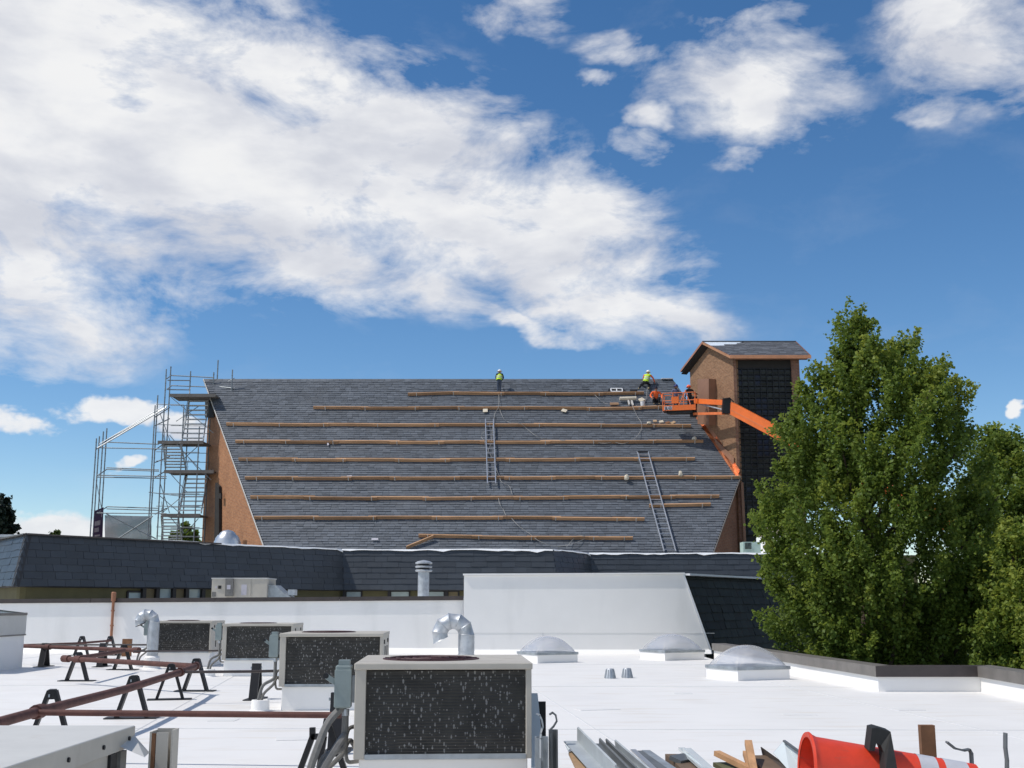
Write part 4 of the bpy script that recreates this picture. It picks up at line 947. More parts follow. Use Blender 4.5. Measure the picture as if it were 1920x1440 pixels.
base_top = n0 + dirb * ((n0.z - (GZ + 2.3)) / -dirb.z)
MB().bar(n2 - dirb * .3, n0 + dirb * 18, .55, .84).build('boom_section', M_orange, lift); MB().bar(n0 + dirb * 17.5, base_top, .66, .96).build('boom_section', M_orange, lift)
bt = Vector((base_top.x, base_top.y, GZ))
MB().lathe([(.9, 1.1), (.9, 2.6)], bt, 16).build('turntable', M_orange, lift); MB().box(bt + Vector((0, 0, .9)), (4.0, 2.2, .5)).build('chassis', M_orange, lift)
for sx_ in (-1.6, 1.6):
    for sy_ in (-1.15, 1.15):
        MB().lathe([(.30, -.2), (.6, -.2), (.62, 0), (.6, .2), (.30, .2)], bt + Vector((sx_, sy_, .6)), 18, Matrix.Rotation(R(90), 3, 'X')).build('wheel', M_dark, lift)

# ================================================================ things on the upper roof and the low wing
def onb_(x, y, Y): return P(x, y, Y)
YU = 41.0; ru0, ru1 = P(396, 1119, YU), P(500, 1119, YU); ztop = P(450, 1085, YU).z; zbot = UZ
r = thing('rooftop_unit', 'boxy beige rooftop air handler behind the brown coping, under the dark mansard', 'air handler', (ru0.x + 1, YU + .7, UZ))
MB().span((ru0.x, YU, zbot + .1), (ru1.x, YU + 1.5, ztop)).build('cabinet', M_beige, r, bevel=.012)
MB().span((ru0.x - .02, YU - .02, ztop - .01), (ru1.x + .02, YU + 1.52, ztop + .03)).build('lid', M_beige2, r)
MB().span((ru0.x + .05, YU + .05, UZ), (ru1.x - .05, YU + 1.45, zbot + .1)).build('plinth', M_wall, r)
def rect(x0, x1, y0, y1, dep, name, m, par, Y=YU): a_, b_2 = P(x0, y1, Y), P(x1, y0, Y); return MB().span((a_.x, Y - dep, a_.z), (b_2.x, Y - .002, b_2.z)).build(name, m, par)
q = rect(423, 439, 1085, 1118, .12, 'electrical_box', M_cond, r); rect(427, 434, 1097, 1105, .135, 'box_label', M_bwhite, q)
rect(409, 415, 1098, 1104, .02, 'access_port', M_dark, r); rect(404, 407, 1099, 1103, .02, 'sticker', M_bwhite, r); rect(452, 463, 1096, 1116, .012, 'data_plate', M_bwhite, r); rect(397, 405, 1110, 1119, .012, 'vent_grille', M_cond, r)
rect(470, 471.2, 1086, 1118, .012, 'panel_joint', M_cond, r)
h0, h1 = ru1.x, P(560, 1119, YU).x; zh = P(510, 1097, YU).z
MB().prism([(h0, YU + .2, zbot + .1), (h1, YU + .2, zbot + .1), (h0 + (h1 - h0) * .55, YU + .2, zbot + (zh - zbot) * .55), (h0 + (h1 - h0) * .22, YU + .2, zh), (h0, YU + .2, zh)], (0, 1.0, 0)).build('duct_hood', M_galv_dull, r)
MB().span((P(535, 1110, YU).x, YU + .45, P(535, 1116, YU).z), (P(548, 1110, YU).x, YU + .95, P(535, 1105, YU).z)).build('duct_collar', M_galv, r)
# flue with slotted cap
YFl = 40.0; fx = P(794, 1100, YFl).x
r = thing('flue', 'galvanised round flue with slotted cap in front of the wing windows', 'flue', (fx, YFl, UZ))
zc = P(794, 1072, YFl).z; ztc = P(794, 1052, YFl).z; rad = 10.5 * YFl / F
MB().tube([(fx, YFl, UZ), (fx, YFl, zc)], rad, 18).build('pipe', M_galv, r, smooth=True)
MB().lathe([(rad * 1.9, 0), (rad * 1.9, .06), (rad * 1.1, .12)], (fx, YFl, UZ), 18).build('flashing_collar', M_wall, r)
hh = ztc - zc
for f_ in (0, .36, .72): MB().lathe([(rad * 1.35, 0), (rad * 1.5, .02), (rad * 1.5, .05), (rad * 1.35, .07)], (fx, YFl, zc + hh * f_), 18).build('cap_ring', M_galv, r, smooth=True)
MB().lathe([(rad * 1.0, 0), (rad * 1.0, hh * .8)], (fx, YFl, zc), 12).build('cap_core', M_dark, r)
MB().lathe([(rad * 1.5, 0), (rad * 1.1, .05), (.01, .09)], (fx, YFl, zc + hh * .84), 18).build('cap_top', M_galv, r, smooth=True)
sx = P(828, 1110, YFl).x; MB().span((sx - .25, YFl - .2, UZ), (sx + .0, YFl + .2, UZ + .07)).build('pad', M_wall, r)
# domed vent and box vent on top of the wing
YD = 50.6; c0 = P(426, 1022, YD); s_ = YD / F
r = thing('domed_vent', 'shiny ribbed aluminium dome vent on the wing roof beside the orange gable', 'vent', (c0.x, YD, zt))
zz = zt + .02
MB().lathe([(26 * s_, -.2), (26 * s_, 0), (25 * s_, 4 * s_), (24 * s_, 9 * s_)], (c0.x, YD, zz), 26).build('lower_skirt', M_alu, r, smooth=True)
MB().lathe([(23 * s_, 9 * s_), (22 * s_, 14 * s_), (18 * s_, 20 * s_)], (c0.x, YD, zz), 26).build('middle_ring', M_alu, r, smooth=True)
MB().lathe([(16 * s_, 20 * s_), (14 * s_, 24 * s_), (9 * s_, 28 * s_), (.01, 30 * s_)], (c0.x, YD, zz), 26).build('crown', M_alu, r, smooth=True)
q = P(459, 1020, YD); tag(MB().tube([(q.x, YD, zt), (q.x, YD, P(459, 1013, YD).z)], .09, 8).build('rust_stub', M_rust2, None, org=(q.x, YD, zt)), 'short rust brown stub pipe right of the domed vent', 'pipe')
q0, q1 = P(-30, 999, 46), P(48, 999, 46)
r = thing('box_vent', 'flat grey metal box vent on the left end of the wing roof', 'vent', ((q0.x + q1.x) / 2, 46.6, zt))
MB().span((q0.x, 46, zt - .02), (q1.x, 47.4, zt + .14)).build('curb', M_galv_dull, r); MB().span((q0.x - .06, 45.9, zt + .14), (q1.x + .02, 47.5, zt + .24)).build('cover', M_galv, r)

# pale green cabinet and tan dome behind the big tree
q = P(1394, 1033, 62.0); q2 = P(1428, 1016, 62.0)
r = thing('green_unit', 'pale green cooling cabinet at the foot of the tower, partly behind the tree', 'air conditioner', (q.x + .5, 62.4, zt))
M_pgreen = mat('pale_green_paint', (.36, .47, .42), .5)
MB().span((q.x, 62, zt - .02), (q2.x, 62.9, q2.z)).build('cabinet', M_pgreen, r)
for k_ in range(6): zz_ = q.z + (q2.z - q.z) * (.22 + k_ * .12); MB().span((q.x + .08, 61.97, zz_), (q.x + .42, 62.0, zz_ + .03)).build('louvre', M_dark, r)
MB().span((A4.x - 1, 58.6, GZ), (20, 64.5, zt - .05)).build('rear_block', M_olive, mb_)
c0 = P(1458, 1006, 62.5); s_ = 62.5 / F
r = thing('tan_dome', 'tan faceted dome on a white ring half hidden behind the tree', 'dome', (c0.x, 62.5, zt))
M_tan = mat('tan_canvas', (.40, .33, .26), .8); MB().lathe([(36 * s_, 0), (33 * s_, 8 * s_), (24 * s_, 17 * s_), (9 * s_, 21 * s_)], (c0.x, 62.5, c0.z - .05), 10).build('shell', M_tan, r)
MB().lathe([(40 * s_, zt - 62.5 * 0 - c0.z), (40 * s_, -.05)], (c0.x, 62.5, c0.z), 14).build('ring', M_wall, r)

# ================================================================ condensing units
UD, CZ = 1.46, .33
def flex(pts, rad_=.022, name='conduit', par=None, m=None):
    pts = [Vector(p) for p in pts]; sm = []
    for i in range(len(pts) - 1):
        p0, p1, p2, p3 = pts[max(i - 1, 0)], pts[i], pts[i + 1], pts[min(i + 2, len(pts) - 1)]
        for j in range(5):
            t = j / 5; sm.append(.5 * ((2 * p1) + (p2 - p0) * t + (2 * p0 - 5 * p1 + 4 * p2 - p3) * t * t + (3 * p1 - p0 - 3 * p2 + p3) * t ** 3))
    sm.append(pts[-1]); return MB().tube(sm, rad_, 7).build(name, m or M_cond, par, smooth=True)
def condenser(x, y, label, clabel, yaw=0.0, post_w=.085, fan=True, near=False, side=True, UW=1.47, UH=.745):
    o = G(x, y, CZ); rz = R(yaw); mm_ = Matrix.Rotation(rz, 3, 'Z')
    def W(a, b, c_): return o + mm_ @ Vector((a, b, c_ - CZ))
    def bx(x0, x1, y0, y1, z0, z1): return MB().hexa([W(x0, y0, z0), W(x1, y0, z0), W(x1, y1, z0), W(x0, y1, z0)], [W(x0, y0, z1), W(x1, y0, z1), W(x1, y1, z1), W(x0, y1, z1)])
    cu = bx(.04, UW - .03, .05, UD - .05, 0, CZ).build('roof_curb', M_wall, None, org=Vector((o.x, o.y, 0)), bevel=.01); tag(cu, clabel, 'curb', 'white curbs below the condensing units')
    t = thing('condensing_unit', label, 'air conditioner', o, 'condensing units standing on white curbs')
    zt_ = CZ + UH; zb0 = CZ + .002
    bx(.05, UW - .04, .035, UD - .03, zb0 + .01, zt_ - .06).build('coil', M_coil, t)
    bx(0, post_w, 0, .07, zb0, zt_ - .045).build('corner_post', M_beige, t, bevel=.006); bx(UW - .045, UW, 0, .07, zb0, zt_ - .045).build('corner_post', M_beige, t, bevel=.006)
    bx(0, .05, UD - .07, UD, zb0, zt_ - .045).build('corner_post', M_beige, t); bx(UW - .05, UW, UD - .07, UD, zb0, zt_ - .045).build('corner_post', M_beige, t)
    if side:
        bx(UW - .04, UW - .006, .075, UD - .075, zb0, zt_ - .05).build('side_panel', M_beige, t)
        bx(UW - .006, UW + .004, .5, .56, zb0 + .12, zt_ - .2).build('panel_slot', M_dark, t); bx(UW - .006, UW + .004, .95, 1.0, zb0 + .12, zt_ - .2).build('panel_slot', M_dark, t)
        for q_ in (.3, 1.1): bx(UW - .006, UW + .008, q_, q_ + .06, zt_ - .16, zt_ - .10).build('knockout', M_dark, t)
    bx(-.008, UW + .008, -.01, UD + .008, zt_ - .05, zt_).build('top_panel', M_beige, t, bevel=.008)
    bx(post_w, UW - .045, -.004, .06, zb0, zb0 + .035).build('base_rail', M_galv_dull, t)
    nf = 26 if near else 14
    fins = MB()
    for k_ in range(nf):
        z_ = zb0 + .05 + (UH - .13) * k_ / nf; fins.add([W(post_w, .030, z_), W(UW - .045, .030, z_), W(UW - .045, .034, z_ + .010), W(post_w, .034, z_ + .010)], [(0, 1, 2, 3)])
    fins.build('fins', M_coil, t)
    cx, cy = UW * .42, UD * .48
    Z3 = mm_
    MB().lathe([(.40, .0), (.40, .007), (.36, .008), (.36, .001)], W(cx, cy, zt_), 32, cap=False).build('fan_ring', M_red, t)
    MB().lathe([(.355, .003), (.01, .004)], W(cx, cy, zt_), 28, cap=False).build('fan_well', M_red, t)
    g = MB()
    for rr_ in (.08, .15, .22, .29, .345):
        g.tube([W(cx + rr_ * math.cos(a_ * .2618), cy + rr_ * math.sin(a_ * .2618), zt_ + .012) for a_ in range(25)], .004, 4, caps=False)
    for a_ in range(4): an = a_ * math.pi / 4; g.bar(W(cx - .38 * math.cos(an), cy - .38 * math.sin(an), zt_ + .011), W(cx + .38 * math.cos(an), cy + .38 * math.sin(an), zt_ + .011), .008)
    g.build('fan_guard', M_red, t)
    # disconnect switch on the left flank
    bxo = bx(-.155, -.035, .05, .20, zt_ - .34, zt_ - .02).build('disconnect_box', M_greybox, t, bevel=.008)
    bx(-.135, -.05, .07, .18, zt_ - .02, zt_ + .02).build('box_hub', M_greybox, bxo); bx(-.16, -.03, .035, .05, zt_ - .33, zt_ - .05).build('box_door', M_greybox, bxo, bevel=.004)
    MB().bar(W(-.15, .06, zt_ - .15), W(-.22, .03, zt_ - .10), .02, .04).build('lever', M_greybox, bxo); MB().lathe([(.022, -.012), (.022, .012)], W(-.225, .03, zt_ - .095), 10, Matrix.Rotation(R(90), 3, 'X')).build('lever_knob', M_dark, bxo)
    bx(-.035, .0, .08, .16, zt_ - .3, zt_ - .1).build('box_bracket', M_galv_dull, t)
    MB().lathe([(.028, 0), (.028, .05)], W(-.075, .12, zt_ - .40), 10).build('conduit_fitting', M_galv, t)
    flex([W(-.075, .12, zt_ - .37), W(-.075, .12, zt_ - .52), W(-.09, .10, zt_ - .64), W(-.22, .02, CZ + .02), W(-.27, .0, .17), W(-.27, .0, .10)], .024, 'conduit', t)
    flex([W(-.0, .25, CZ + .06), W(-.05, .2, CZ + .12), W(-.10, .15, CZ + .02), W(-.20, .08, CZ - .08), W(-.23, .05, .17), W(-.23, .05, .10)], .020, 'conduit', t)
    flex([W(-.0, .3, CZ + .22), W(-.06, .22, CZ + .20), W(-.075, .2, CZ + .08), W(-.06, .2, CZ - .03), W(-.01, .3, CZ - .05), W(.06, .4, CZ - .05)], .016, 'conduit', t)
    return t, W
u1, W1 = condenser(662, 1425, 'largest looking dark dented condensing unit in the foreground, beside the sheet metal scraps', 'white curb under the foreground condensing unit', 3.0, near=True, side=False, UW=1.36, UH=.715)
u2, W2 = condenser(522, 1288, 'dented condensing unit just behind the foreground one, second nearest', 'white curb under the second nearest condensing unit', 2.5)
u3, W3 = condenser(415, 1238, 'condensing unit third from the front, right of the one behind the duct', 'white curb under the third condensing unit from the front', 2.0)
u4, W4 = condenser(279, 1224, 'farthest condensing unit, partly behind the small gooseneck duct', 'white curb under the farthest condensing unit', 1.5)
for W_, lb in ((W1, 'white round pipe boot on the roof left of the foreground condensing unit'), (W2, 'white round pipe boot left of the second nearest condensing unit'), (W3, 'white round pipe boot left of the third condensing unit'), (W4, 'white round pipe boot left of the farthest condensing unit')):
    c_ = W_(-.25, .03, 0); c_.z = 0
    tag(MB().lathe([(.155, 0), (.13, .015), (.125, .15), (.105, .155), (.10, .12), (.01, .11)], c_, 20).build('pipe_boot', M_wall, None, org=c_, smooth=True), lb, 'pipe boot', 'pipe boots beside the condensing units')

# ================================================================ gooseneck ducts
def gooseneck(x, yb, Y, wpx, ytop, label, xout, yout, boot):
    b_0 = P(x, yb, Y); rad_ = wpx / 2 * Y / F; ztp = P(x, ytop, Y).z - rad_ * 1.0
    xo = P(xout, yout, Y).x; Rb = (b_0.x - xo) / 2; zs = ztp - Rb
    t = thing('gooseneck_duct', label, 'duct', (b_0.x, Y, 0), 'galvanised gooseneck ducts')
    MB().tube([(b_0.x, Y, .0), (b_0.x, Y, zs * .5)], rad_, 20, caps=False).build('riser', M_galv, t, smooth=True)
    MB().tube([(b_0.x, Y, zs * .5), (b_0.x, Y, zs)], rad_ * 1.03, 20, caps=False).build('riser', M_galv, t, smooth=True)
    MB().lathe([(rad_ * 2.0, 0), (rad_ * 1.5, .03), (rad_ * 1.35, .26), (rad_ * 1.02, .30)], (b_0.x, Y, 0), 20).build('boot', M_wall, t, smooth=True)
    cx = b_0.x - Rb; n_ = 6; end = R(205)
    def ctr(a_): return Vector((cx + Rb * math.cos(a_), Y, zs + Rb * math.sin(a_)))
    for k_ in range(n_):
        a0, a1 = end * k_ / n_, end * (k_ + 1) / n_; p0, p1 = ctr(a0), ctr(a1); mbx = MB(); rings = []
        for a_, p, g_ in ((a0, p0, 1.06), (a0 + .03, p0.lerp(p1, .06), 1.0), (a1 - .03, p0.lerp(p1, .94), 1.0), (a1, p1, 1.06)):
            ex = Vector((math.cos(a_), 0, math.sin(a_))); rings.append([p + (ex * math.cos(q_) + Vector((0, 1, 0)) * math.sin(q_)) * rad_ * g_ for q_ in [2 * math.pi * i / 20 for i in range(20)]])
        vs = [v for r_0 in rings for v in r_0]; fs = [(i * 20 + j, i * 20 + (j + 1) % 20, (i + 1) * 20 + (j + 1) % 20, (i + 1) * 20 + j) for i in range(3) for j in range(20)]
        o = mbx.add(vs, fs).build('elbow_gore', M_galv, t, smooth=True)
    ex = Vector((math.cos(end), 0, math.sin(end))); p = ctr(end)
    MB().add([p + (ex * math.cos(q_) + Vector((0, 1, 0)) * math.sin(q_)) * rad_ * .98 for q_ in [2 * math.pi * i / 20 for i in range(20)]], [tuple(range(20))]).build('mouth', M_dark, t)
gooseneck(874, 1250, 28.6, 29, 1149, 'large ribbed galvanised gooseneck duct in front of the tall white slab wall', 824, 1190, True)
gooseneck(284, 1253, 28.0, 20, 1142, 'small galvanised gooseneck duct beside the farthest condensing unit', 263, 1164, True)

# ================================================================ skylights
def skylight(near, right, left, label, hd=.36):
    a, b, c_ = G(*near), G(*right), G(*left); ux = (b - a); wx = ux.length; ux.normalize(); uy = Vector((-ux.y, ux.x, 0)); wy = wx * .92
    t = thing('skylight', label, 'skylight', a, 'clear domed skylights')
    def W(u, v, z): return a + ux * u + uy * v + Vector((0, 0, z))
    def ringbox(x0, x1, y0, y1, z0, z1, th): 
        mbx = MB()
        for (p, q_, r_0, s_0) in ((x0, x1, y0, y0 + th), (x0, x1, y1 - th, y1), (x0, x0 + th, y0 + th, y1 - th), (x1 - th, x1, y0 + th, y1 - th)):
            mbx.hexa([W(p, r_0, z0), W(q_, r_0, z0), W(q_, s_0, z0), W(p, s_0, z0)], [W(p, r_0, z1), W(q_, r_0, z1), W(q_, s_0, z1), W(p, s_0, z1)])
        return mbx
    ringbox(0, wx, 0, wy, 0, .20, .09).build('curb', M_wall, t); ringbox(-.02, wx + .02, -.02, wy + .02, .20, .265, .10).build('frame', M_galv_dull, t, bevel=.008)
    MB().add([W(.09, .09, .05), W(wx - .09, .09, .05), W(wx - .09, wy - .09, .05), W(.09, wy - .09, .05)], [(0, 1, 2, 3)]).build('light_well', M_wall, t)
    n_ = 16; vs, fs = [], []
    for j in range(n_ + 1):
        for i in range(n_ + 1):
            u, v = i / n_ * 2 - 1, j / n_ * 2 - 1; h_ = (max(0, 1 - abs(u) ** 2.2) * max(0, 1 - abs(v) ** 2.2)) ** .62
            vs.append(W(wx / 2 + u * (wx / 2 - .015), wy / 2 + v * (wy / 2 - .015), .268 + hd * h_))
    for j in range(n_):
        for i in range(n_): k_ = j * (n_ + 1) + i; fs.append((k_, k_ + 1, k_ + n_ + 2, k_ + n_ + 1))
    o = MB().add(vs, fs).build('dome', M_dome, t); o.data.polygons.foreach_set('use_smooth', [True] * len(o.data.polygons))
skylight((1384, 1277), (1481, 1274), (1336, 1272), 'nearest clear domed skylight beside the low parapet', .40)
skylight((1247, 1239), (1321, 1237), (1219, 1236), 'clear domed skylight at the foot of the slanted end of the white slab wall', .42)
skylight((1008, 1244), (1083, 1242), (993, 1236), 'clear domed skylight in front of the middle of the white slab wall', .40)
# big peaked skylight at the far left
a = G(41, 1252); Yb = a.y; a = Vector((a.x, a.y - 2.6, 0)); t = thing('peaked_skylight', 'tall white skylight box with peaked glass top cut by the left picture edge', 'skylight', (a.x - 1.2, a.y + 1, 0))
zc, zf = P(41, 1190, Yb).z, P(41, 1151, Yb).z; zp = P(-10, 1134, Yb - 1.3).z
MB().span((a.x - 2.6, a.y, 0), (a.x, a.y + 2.6, zc)).build('curb', M_wall, t); MB().span((a.x - 2.62, a.y - .02, zc + .004), (a.x + .02, a.y + 2.62, zf)).build('frame', M_beige2, t)
MB().span((a.x - 2.63, a.y - .03, zc - .015), (a.x + .03, a.y + 2.63, zc + .015)).build('drip_edge', M_coping2, t)
ap = Vector((a.x - 1.3, a.y + 1.3, zp)); cs = [Vector((a.x - 2.6, a.y, zf)), Vector((a.x, a.y, zf)), Vector((a.x, a.y + 2.6, zf)), Vector((a.x - 2.6, a.y + 2.6, zf))]
for i in range(4):
    MB().prism([cs[i], cs[(i + 1) % 4], ap], (0, 0, -.02)).build('glass_panel', M_winglass, t); MB().bar(cs[i], ap, .06, .05).build('glazing_bar', M_coping2, t); MB().bar(cs[i], cs[(i + 1) % 4], .08, .06).build('eave_bar', M_coping2, t)
    MB().bar(cs[i].lerp(cs[(i + 1) % 4], .5), ap, .035, .03).build('glazing_bar', M_coping2, t)
# two slotted vents
for x, lb in ((1144, 'left one of the two small slotted grey vent cones on the white roof'), (1176, 'right one of the two small slotted grey vent cones on the white roof')):
    c_ = G(x, 1272 if x < 1160 else 1271); t = thing('vent_cone', lb, 'vent', c_, 'small slotted vent cones')
    MB().lathe([(.115, 0), (.075, .19), (.07, .195)], c_, 20).build('body', M_galv, t, smooth=True)
    for k_ in range(12): an = k_ * math.pi / 6; d_ = Vector((math.cos(an), math.sin(an), 0)); MB().bar(c_ + d_ * .114 + Vector((0, 0, .01)), c_ + d_ * .078 + Vector((0, 0, .18)), .012, .014, up=d_).build('slat', M_galv_dull, t)

# ================================================================ gas pipes and their stands
PZ = .47
def pipe(label, px, r_=.04, z=PZ, m=M_rust, extra=None, name='gas_pipe', fit=()):
    pts = [G(x, y, z) for x, y in px] + (extra or [])
    t = thing(name, label, 'pipe', Vector((pts[0].x, pts[0].y, z)))
    MB().tube(pts, r_, 10).build('pipe', m, t, smooth=True)
    for k_ in fit:
        p = pts[k_]; q_ = pts[k_ + 1] if k_ + 1 < len(pts) else pts[k_ - 1]; d_ = (q_ - p).normalized()
        MB().tube([p - d_ * .09, p + d_ * .09], r_ * 1.45, 10).build('coupling', m, t, smooth=True)
    return t
pipe('thick rusty pipe running diagonally across the white roof from the left edge', [(-60, 1371), (72, 1334), (240, 1291), (338, 1260), (367, 1249)], .048, fit=(1, 3, 4))
pipe('rusty pipe going back left from the upper end of the thick diagonal pipe', [(367, 1249), (147, 1236), (124, 1235)], .046, fit=(1, 2))
pipe('rusty pipe from the left elbow towards the small gooseneck duct', [(150, 1234), (232, 1220)], .046)
pipe('long rusty pipe beside the peaked skylight, farther back', [(38, 1211), (90, 1213), (256, 1219)], .046, fit=(1, 2))
pipe('thin dark pipe behind the rusty ones reaching the small gooseneck duct', [(38, 1209), (276, 1209)], .022, m=M_coping)
pw_ = G(200, 1203, PZ)
pipe('thin brown pipe running to the copper standpipe on the white wall', [(38, 1210), (150, 1206), (208, 1201)], .03)
pipe('thin dark pipe from the rusty elbow to the two far condensing units', [(250, 1221), (412, 1220)], .02, m=M_coping)
pipe('thin dark pipe from the thick diagonal pipe to the second nearest condensing unit', [(342, 1260), (478, 1259), (520, 1258)], .022, m=M_coping)
pipe('long thin rusty pipe crossing in front to the foreground condensing unit', [(70, 1336), (300, 1338), (640, 1341)], .03)
xp = P(211, 1160, YW - .1).x; z1 = P(211, 1116, YW).z
t = thing('standpipe', 'vertical copper pipe fixed to the white wall and ending above the coping', 'pipe', (xp, YW - .12, .3))
MB().tube([(xp, YW - .25, .42), (xp, YW - .12, .46), (xp, YW - .12, z1 - .16)], .045, 10).build('pipe', M_copper_pipe, t, smooth=True); MB().lathe([(.075, 0), (.075, .26), (.05, .28)], (xp, YW - .12, z1 - .18), 12).build('cap', M_copper_pipe, t, smooth=True)
for z_ in (.8, 1.25): MB().lathe([(.06, 0), (.06, .05)], (xp, YW - .12, z_), 10).build('clip', M_copper_pipe, t)
def stand(x, y, label, edge=False, h_=.54, yaw=0.0):
    c_ = G(x, y); t = thing('pipe_stand', label, 'pipe stand', c_, 'black pipe stands on the white roof'); mm_ = Matrix.Rotation(R(yaw) + (R(90) if edge else 0), 3, 'Z')
    def W(a_, b_0, z_): return c_ + mm_ @ Vector((a_, b_0, z_))
    hw = .20
    for s_ in (-1, 1): MB().bar(W(s_ * hw, 0, .01), W(s_ * .03, 0, h_), .045, .13, up=mm_ @ Vector((0, 1, 0))).build('leg', M_dark, t)
    MB().hexa([W(-.05, -.07, h_ - .09), W(.05, -.07, h_ - .09), W(.05, .07, h_ - .09), W(-.05, .07, h_ - .09)], [W(-.035, -.07, h_ + .015), W(.035, -.07, h_ + .015), W(.035, .07, h_ + .015), W(-.035, .07, h_ + .015)]).build('head', M_dark, t)
    MB().hexa([W(-.34, -.13, .003), W(.34, -.13, .003), W(.34, .13, .003), W(-.34, .13, .003)], [W(-.34, -.13, .016), W(.34, -.13, .016), W(.34, .13, .016), W(-.34, .13, .016)]).build('foot_pad', M_dark, t)
    MB().bar(W(-.02, -.09, h_ - .05), W(-.02, .09, h_ - .05), .015, .03).build('pipe_clip', M_galv_dull, t)
stand(144, 1277, 'black stand under the left elbow of the rusty pipes'); stand(82, 1250, 'leftmost black stand near the peaked skylight', True); stand(191, 1250, 'black stand on the long rusty pipe between two others, seen edge on', True)
stand(152, 1229, 'far black stand left of the copper standpipe'); stand(205, 1229, 'far black stand at the foot of the copper standpipe'); stand(230, 1256, 'black stand left of the small gooseneck duct')
stand(318, 1312, 'slender black stand halfway along the thick diagonal pipe', yaw=14); stand(366, 1296, 'black stand under the right elbow of the thick diagonal pipe'); stand(247, 1347, 'black stand in the middle of the thick diagonal pipe', yaw=6)
stand(92, 1389, 'nearest black stand on the thick diagonal pipe, above the beige cabinet', yaw=12); stand(479, 1311, 'black stand seen edge on, left of the second nearest condensing unit', True)
stand(631, 1411, 'black stand seen edge on, left of the foreground condensing unit', True, .58)
c_ = G(236, 1231); tag(MB().span((c_.x - .13, c_.y, 0), (c_.x + .13, c_.y + .1, P(236, 1198, c_.y).z)).build('rust_post', M_rust2, None, org=c_), 'short rust brown plate standing behind the pipes near the small gooseneck', 'post')

# ================================================================ foreground left: beige cabinet and channel
zt2 = .70; A_ = G(253, 1360, zt2); B_ = G(45, 1440, zt2)
t = thing('beige_cabinet', 'weathered beige metal cabinet with a bent corner flap at the lower left', 'cabinet', (A_.x - 1, 7, 0))
xr2 = A_.x; yb2 = A_.y
MB().span((xr2 - 3.0, 3.2, 0), (xr2 - .03, yb2 - .12, zt2 - .13)).build('body', M_beige, t)
MB().prism([(xr2 - 3.0, 3.0, zt2 - .03), (xr2, 3.0, zt2 - .03), (xr2, yb2, zt2 - .03), (xr2 - 3.0, yb2, zt2 - .03)], (0, 0, .03)).build('top_panel', M_beige2, t, bevel=.006)
MB().span((xr2 - .012, 3.0, zt2 - .13), (xr2 + .004, yb2, zt2 - .004)).build('edge_lip', M_beige, t, bevel=.003)
for yy in (yb2 - .13, yb2 - .62, yb2 - 1.2, yb2 - 1.8): MB().lathe([(.014, 0), (.014, .012)], (xr2 + .004, yy, zt2 - .07), 8, Matrix.Rotation(R(90), 3, 'Y')).build('screw', M_dark, t)
MB().span((xr2 - .20, yb2 - .12, 0), (xr2 - .06, yb2 - .02, zt2 - .12)).build('corner_post', M_galv_dull, t); MB().span((xr2 - .028, yb2 - .42, .0), (xr2 - .01, yb2 - .30, zt2 - .14)).build('edge_gap', M_dark, t)
MB().span((xr2 - .03, yb2 - .26, 0), (xr2 + .0, yb2 - .14, zt2 - .14)).build('rear_stile', M_cond, t)
p0, p1 = G(229, 1383, zt2 - .09), Vector((xr2, yb2 - .02, zt2 - .06)); e0, e1 = P(269, 1419, yb2 - .35), P(278, 1410, yb2 - .02)
MB().prism([Vector((xr2, yb2 - .30, zt2 - .10)), p1, e1, e0], (.006, .006, -.004)).build('bent_flap', M_beige2, t)
c_ = P(281, 1372, 8.1); d_ = P(325, 1368, 8.1); wch = d_.x - c_.x
t = thing('channel_post', 'open beige metal channel standing upright beside the beige cabinet', 'channel', (c_.x, 8.1, 0))
zz = c_.z
MB().span((c_.x, 8.10, 0), (c_.x + .014, 8.24, zz)).build('flange', M_beige, t); MB().span((c_.x + .014, 8.226, 0), (d_.x, 8.24, zz + .01)).build('web', M_beige, t); MB().span((d_.x - .012, 8.10, 0), (d_.x, 8.226, zz + .01)).build('flange', M_beige, t)
MB().span((c_.x + .014, 8.1, 0), (c_.x + .04, 8.112, zz - .01)).build('lip', M_rust2, t); MB().span((c_.x + .045, 8.1, 0), (d_.x - .03, 8.112, zz - .005)).build('front_face', M_beige, t)

# ================================================================ foreground right: scraps, cone, posts
def pz(x, y, Y): return P(x, y, Y)
def strip(label, tip, tail, w_, h_, m, name='flashing_strip', Y0=9.2, Y1=8.0, up=(0, 0, 1), cat='metal strip', lip=.0):
    a, b = pz(*tip, Y0), pz(*tail, Y1); b = a + (b - a) * 1.25
    mbx = MB().bar(a, b, w_, h_, up=up)
    if lip:
        d_ = (b - a).normalized(); x_ = d_.cross(Vector((0, 0, 1))).normalized(); mbx.bar(a + x_ * w_ / 2 + Vector((0, 0, lip / 2)), b + x_ * w_ / 2 + Vector((0, 0, lip / 2)), h_, lip)
    return tag(mbx.build(name, m, None, org=b), label, cat)
M_zinc = mat('pale_zinc', (.46, .49, .50), .45, .35, var=.15, scale=4); M_dkzinc = mat('dark_zinc', (.15, .16, .165), .5, .3, var=.2, scale=4); M_ply = mat('plywood', (.36, .24, .14), .8, var=.2, scale=6); M_glassy = mat('clear_sheet', (.62, .68, .69), .2, var=.06)
bed = thing('timber_bed', 'low bed of stacked boards under the sheet metal scraps', 'timber', P(1250, 1600, 8.6) * Vector((1, 1, 0)) if False else Vector((P(1250, 1440, 8.4).x, 8.4, 0)))
zb9 = .26
for k_ in range(7):
    xx = P(1080 + k_ * 115, 1440, 8.4).x; MB().box((xx, 8.5, zb9 / 2), (.22, 1.7, zb9)).build('board', M_wood_dk, bed)
